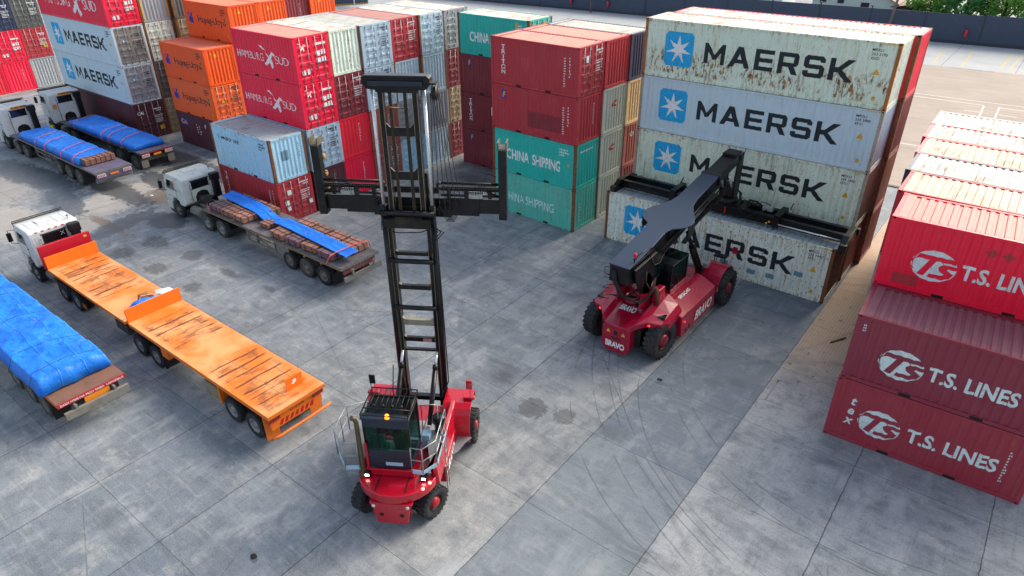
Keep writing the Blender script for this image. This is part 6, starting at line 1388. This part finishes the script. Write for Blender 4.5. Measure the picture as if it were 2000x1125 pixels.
M().box(x1-.03, x1-.02, y0+.06, y1-.06, z0+.55, z1-.07).obj('side_glass', CGL, cb); M().box(x0+.02, x0+.03, y0+.06, y1-.06, z0+.55, z1-.07).obj('side_glass', CGL, cb)
M().box(x0+.06, x1-.06, y1-.03, y1-.02, z0+.55, z1-.07).obj('front_glass', CGL, cb); M().box(x0+.06, x1-.06, y0+.02, y0+.03, z0+.55, z1-.07).obj('rear_glass', CGL, cb)
m = M(); m.box(.25, .65, 3.3, 3.7, z0+.56, z0+.7); m.box(.27, .63, 3.25, 3.35, z0+.7, z0+1.3); m.obj('seat', BMET, cb, .04)
M().box(1.0, 1.06, 2.6, 6.3, 1.71, 1.86).obj('slide_rail', BMET, t)
# boom: outline in plan, climbing 0.16 per metre
SL = .16
def bz(y): return 4.45+SL*y
def boomplate(pts, th, mat, nm, dz=0):
    n = len(pts); v = [(x, y, bz(y)+dz) for x, y in pts]+[(x, y, bz(y)+dz-th) for x, y in pts]
    m = M(); m.add(v, [tuple(range(n)), tuple(range(n, 2*n))[::-1]]+[(i, (i+1) % n, n+(i+1) % n, n+i) for i in range(n)]); return m.obj(nm, mat, t, .012)
R = [(.46, .0), (.50, 1.8), (.46, 2.95), (.58, 3.32), (.85, 3.52), (1.05, 3.70), (1.14, 3.95), (1.14, 4.25), (1.0, 4.60), (.72, 5.0), (.52, 5.45), (.44, 5.95), (.42, 8.3)]
full = R+[(-x, y) for x, y in R[::-1]]
bo = boomplate(full, .05, BOOM, 'boom'); R2 = [(x-.04, y+.01) for x, y in R]
core = [(.44, .05), (.44, 8.28), (-.44, 8.28), (-.44, .05)]
n = 4; zb = {.05: 1.25, 8.28: .62}
m = M()
def hull(y, w, top, bot): return [(-w, y, bz(y)-top), (w, y, bz(y)-top), (w, y, bz(y)-bot), (-w, y, bz(y)-bot)]
secs = [(.05, .43, .052, .80), (1.0, .45, .052, 1.15), (2.9, .44, .052, 1.15), (5.2, .42, .052, .95), (8.28, .40, .052, .62)]
v = [];
for s_ in secs: v += hull(*s_)
f = [(0, 1, 2, 3), (16, 19, 18, 17)]
for i in range(len(secs)-1):
    a = i*4; f += [(a+j, a+4+j, a+4+(j+1) % 4, a+(j+1) % 4) for j in range(4)]
m.add(v, f); m.obj('boom_box', BOOMS, bo)
for s in (-1, 1):
    m = M(); pts = [(3.3, -.055), (3.75, -.055), (4.3, -.055), (5.1, -.055), (5.3, -.5), (4.6, -.78), (3.9, -.78), (3.3, -.6)]
    for xa, xb in ((.46, .50), (1.06, 1.10)):
        a, b = sorted((s*xa, s*xb)); yy = [(p[0], p[1]) for p in pts] if xa < 1 else [(3.8, -.055), (4.35, -.055), (4.5, -.5), (4.3, -.7), (3.9, -.7)]
        m.prism([(y, bz(y)+z) for y, z in yy], a, b, 'x')
    m.obj('boom_bracket', BOOMS, bo)
    m = M(); x = s*.56
    m.tube([(x, 2.4, bz(2.4)-.55), (x, 8.2, bz(8.2)-.35)], .05, 8); m.tube([(x+s*.08, 2.6, bz(2.6)-.7), (x+s*.08, 7.9, bz(7.9)-.5)], .04, 8)
    for k in range(40): y = 5.2+k*.08; m.box(min(x-.0*s, x+.14*s), max(x, x+.14*s), y, y+.05, bz(y)-.92, bz(y)-.80)
    m.beam((x+s*.07, 5.1, bz(5.1)-.95), (x+s*.07, 8.5, bz(8.5)-.95), .16, .05); m.obj('hose_tray', BMET2, bo)
    # lift cylinder
    a, b = Vector((s*.80, 4.5, 4.45)), Vector((s*.80, 6.75, 1.25)); d = b-a
    cy = M().tube([tuple(a+d*.30), tuple(b)], .15, 16).obj('lift_cylinder', BMET, t); M().tube([tuple(a), tuple(a+d*.32)], .09, 12).obj('cylinder_rod', BMET, cy)
    m = M(); m.tube([tuple(a+d*.3+Vector((s*.17, 0, .02))), tuple(b+Vector((s*.17, 0, .15)))], .03, 8); m.box(s*.80-.2, s*.80+.2, 6.55, 6.95, 1.2, 1.75); m.obj('cylinder_fitting', BMET2, cy)
M().box(.95, 1.2, 6.4, 6.75, 1.95, 2.2).obj('chrome_valve', plain('valve_silver', 'a8adad', .4, .6, .4), t, .03)
m = M(); m.beam((0, 6.0, bz(6)-.30), (0, 11.0, bz(11)-.27), .72, .50, (0, 0, 1)); inner = m.obj('inner_boom', BOOMS, t, .02)
m = M(); m.prism([(8.25, bz(8.25)+.02), (8.45, bz(8.45)+.02), (8.45, bz(8.45)-.6), (8.25, bz(8.25)-.6)], -.48, .48, 'x'); m.obj('boom_collar', BMET, bo, .02)
m = M(); m.box(-.34, .34, 10.3, 11.1, bz(11)-.12, bz(11)-.0); m.prism([(10.7, bz(11)-.5), (11.3, bz(11)-.1), (11.35, 4.0), (11.15, 3.75), (10.85, 3.75), (10.6, 4.4)], -.40, -.30, 'x'); m.prism([(10.7, bz(11)-.5), (11.3, bz(11)-.1), (11.35, 4.0), (11.15, 3.75), (10.85, 3.75), (10.6, 4.4)], .30, .40, 'x'); m.box(-.299, .299, 10.75, 11.25, 3.9, 4.5)
m.tube([(-.45, 11.0, bz(11)-.3), (.45, 11.0, bz(11)-.3)], .12, 12); m.obj('boom_head', BMET2, t, .01)
m = M(); m.tube([(.2, 10.2, 5.2), (.25, 10.9, 4.1)], .06, 10); m.tube([(-.2, 10.2, 5.2), (-.25, 10.9, 4.1)], .06, 10); m.obj('damping_cylinder', CHROME, t)
m = M(); m.lathe([(.5, 0), (.52, .12), (.45, .25), (.3, .3), (0, .3)], (0, 11.1, 3.5), 'z', 24); m.obj('rotator', BMET2, t)
# rear bracket of the boom
m = M(); m.prism([(.30, 4.3), (.45, 3.8), (1.0, 2.9), (1.7, 2.6), (2.1, 3.4), (2.1, 4.4)], -.60, -.50, 'x'); m.obj('boom_root', BOOMS, t, .01); m = M(); m.prism([(.30, 4.3), (.45, 3.8), (1.0, 2.9), (1.7, 2.6), (2.1, 3.4), (2.1, 4.4)], .50, .60, 'x'); m.obj('boom_root', BOOMS, t, .01)
m = M()
for k in range(4): m.tube([(-.62, .5+k*.0, 4.0), (-.85, .4, 4.0-.0), (-.85, .4, 3.7), (-.62, .5, 3.6)] if k == 0 else [(-.62, .5, 4.0-k*.5), (-.88, .4, 4.0-k*.5), (-.88, .7, 4.0-k*.5), (-.62, .9, 4.0-k*.5)], .016, 6)
m.obj('side_step', BMET, t)
m = M(); m.tube([(.38, .55, bz(.5)), (.38, .55, 4.75)], .02, 6); m.box(.34, .42, .5, .62, 4.62, 4.68); m.tube([(.38, .55, 4.66), (.45, 1.0, 4.80), (.5, 1.6, 4.78), (.55, 2.0, 4.5)], .02, 6); bc = m.obj('beacon_stalk', BMET, t); M().lathe([(0, .17), (.05, .16), (.075, .1), (.07, 0)], (.38, .55, 4.75), 'z', 14).obj('beacon', FIRE, bc)
m = M()
for k in range(5):
    o = .035*k; m.tube([(-.30+o, .04, 4.2), (-.22+o, -.02, 3.8), (.0+o, .12, 3.2), (.22+o, .42, 2.78), (.45+o, .78, 2.60), (.72+o*.5, 1.0, 2.66), (.92, 1.25+o, 3.0), (.86, 1.6, 3.5)], .042, 8)
m.tube([(.62, 1.2, 3.9), (.75, 1.0, 3.5), (.8, 1.3, 3.1), (.85, 1.6, 2.8)], .035, 8); m.tube([(.55, 1.6, 4.4), (.72, 1.7, 4.0), (.7, 2.2, 3.9), (.6, 2.9, 4.2)], .03, 8); m.tube([(-.2, .1, 3.0), (.1, .6, 2.75), (.55, 1.4, 3.2)], .04, 8)
m.obj('hydraulic_hose', SEAL, t)
m = M(); m.lathe([(0, -.04), (.11, -.04), (.13, 0), (.11, .03)], (-1.05, 4.1, 3.9), 'y', 14); m.tube([(-1.05, 4.1, 3.9), (-.75, 4.2, 4.4)], .014, 5); m.obj('round_mirror', BMET, t)
# spreader over the container
zt = 3.02; yc = 11.12
m = M(); m.box(-2.9, 2.9, yc-.62, yc-.30, zt, zt+.45); m.box(-2.9, 2.9, yc+.30, yc+.62, zt, zt+.45); m.box(-1.1, 1.1, yc-.299, yc+.299, zt+.1, zt+.44)
for x in (-2.9, 2.6): m.box(x, x+.3, yc-.66, yc+.66, zt+.451, zt+.60); m.box(x, x+.3, yc-.72, yc-.625, zt-.02, zt+.45); m.box(x, x+.3, yc+.625, yc+.72, zt-.02, zt+.45)
m.box(-.7, .7, yc-.5, yc+.5, zt+.451, zt+.50); sf = m.obj('spreader_frame', BMET, t, .015)
for s in (-1, 1):
    a, b = sorted((s*2.91, s*5.85)); m = M()
    for y in (yc-.50, yc+.34): m.box(a, b, y, y+.14, zt+.04, zt+.38); m.box(a, b, y-.04, y+.18, zt+.381, zt+.41); m.box(a, b, y-.04, y+.18, zt+.01, zt+.039)
    ar = m.obj('telescopic_beam', BMET, t, .006)
    M().tube([(s*2.9, yc-.75, zt+.2), (s*5.8, yc-.75, zt+.2)], .035, 10).obj('telescope_rod', CHROME if s > 0 else BMET, ar)
    a, b = sorted((s*5.86, s*6.12)); m = M(); m.prism([(yc-1.2, zt-.1), (yc+1.2, zt-.1), (yc+1.2, zt+.12), (yc+.65, zt+.45), (yc-.65, zt+.45), (yc-1.2, zt+.12)], a, b, 'x'); e = m.obj('end_beam', BMET, t, .01)
    m = M()
    for k in range(8): m.box(s*6.121-(.006 if s < 0 else 0), s*6.127, yc-1.0+k*.26, yc-.86+k*.26, zt-.02, zt+.10)
    m.obj('end_slot', DARK, e)
    for q in (-1, 1):
        m = M(); m.box(min(s*5.9, s*6.2), max(s*5.9, s*6.2), yc+q*1.13-.13, yc+q*1.13+.13, zt-.12, zt+.2); m.lathe([(.07, -.2), (.07, 0)], (s*6.0, yc+q*1.13, zt-.05), 'z', 8); m.obj('twistlock_box', BMET2, e, .01)
    m = M(); m.prism([(yc+.75, zt+.45), (yc+.98, zt+.70), (yc+.98, zt+.76), (yc+.68, zt+.5)], min(s*2.95, s*2.99), max(s*2.95, s*2.99), 'x'); m.obj('pointer_plate', BMET, sf)
m = M(); m.box(1.85, 2.35, yc-.2, yc+.1, zt+.5, zt+.72); m.obj('control_box', plain('grey_control_box', '9c9d99', .5, .2, .3), sf, .02)
m = M(); rnd = random.Random(11)
for k in range(9):
    a = rnd.uniform(.5, 1.6); m.tube([(a, yc-.1, zt+.5), (a+.1, yc-.1+rnd.uniform(-.1, .2), zt+.72+rnd.uniform(0, .12)), (a+.5, yc+rnd.uniform(-.3, .3), zt+.78), (a+.8, yc, zt+.52)], .022, 6)
for k in range(3): m.tube([(.35, yc-.5-.05*k, 4.6), (.75+.05*k, yc-.6, 4.3), (.85, yc-.7, 3.7), (.95+.1*k, yc-.75, 3.35)], .03, 6)
m.tube([(1.3, yc-.72, 3.1), (1.5, yc-.8, 3.35), (1.9, yc-.7, 3.6), (2.1, yc-.25, 3.6)], .03, 6)
m.obj('hose_cluster', SEAL, sf)
M().box(.15, .22, yc-.73, yc-.725, zt+.1, zt+.42).obj('red_tag', FIRE, sf); 
m = M()
for k in range(2): m.lathe([(0, .06), (.05, .06), (.05, 0)], (2.35+k*.12, yc-.8, zt+.12+.1*k), 'z', 8)
m.obj('yellow_fitting', YELLOW, sf)
# loose things on the yard
m = M(); m.box(-.45, .45, -.035, .035, 0, .06, Matrix.Rotation(radians(62), 4, 'Z')); o = m.obj('timber_stick', plain('brown_stick', '6a5634', .9), None, .01); o.location = (-4.05, 28.48, .0); tag(o, 'short brown stick lying on the ground between the tower and globe boxes', 'stick')
for x, y, a, lab in ((-9.0, 21.15, .4, 'small crumpled dark rag on the ground in front of the reach stacker'), (-45.0, 18.6, .9, 'small white scrap on the wet ground near the crate truck cab'), (-14.7, 5.95, .2, 'tiny dark scrap on the concrete at the bottom edge')):
    bm = bmesh.new(); bmesh.ops.create_icosphere(bm, subdivisions=3, radius=.085)
    for v in bm.verts: k = 1+.7*noise.noise(v.co*9+Vector((x, y, 0))); v.co = Vector((v.co.x*k*1.3, v.co.y*k, max(0, v.co.z*k*.2+.01)))
    me = bpy.data.meshes.new('rag'); bm.to_mesh(me); bm.free(); me.materials.append(SEAL if x > -40 else WHITE); o = bpy.data.objects.new('rag' if x > -40 else 'paper_scrap', me); C.objects.link(o); o.location = (x, y, 0); o.rotation_euler = (0, 0, a); tag(o, lab, 'litter')
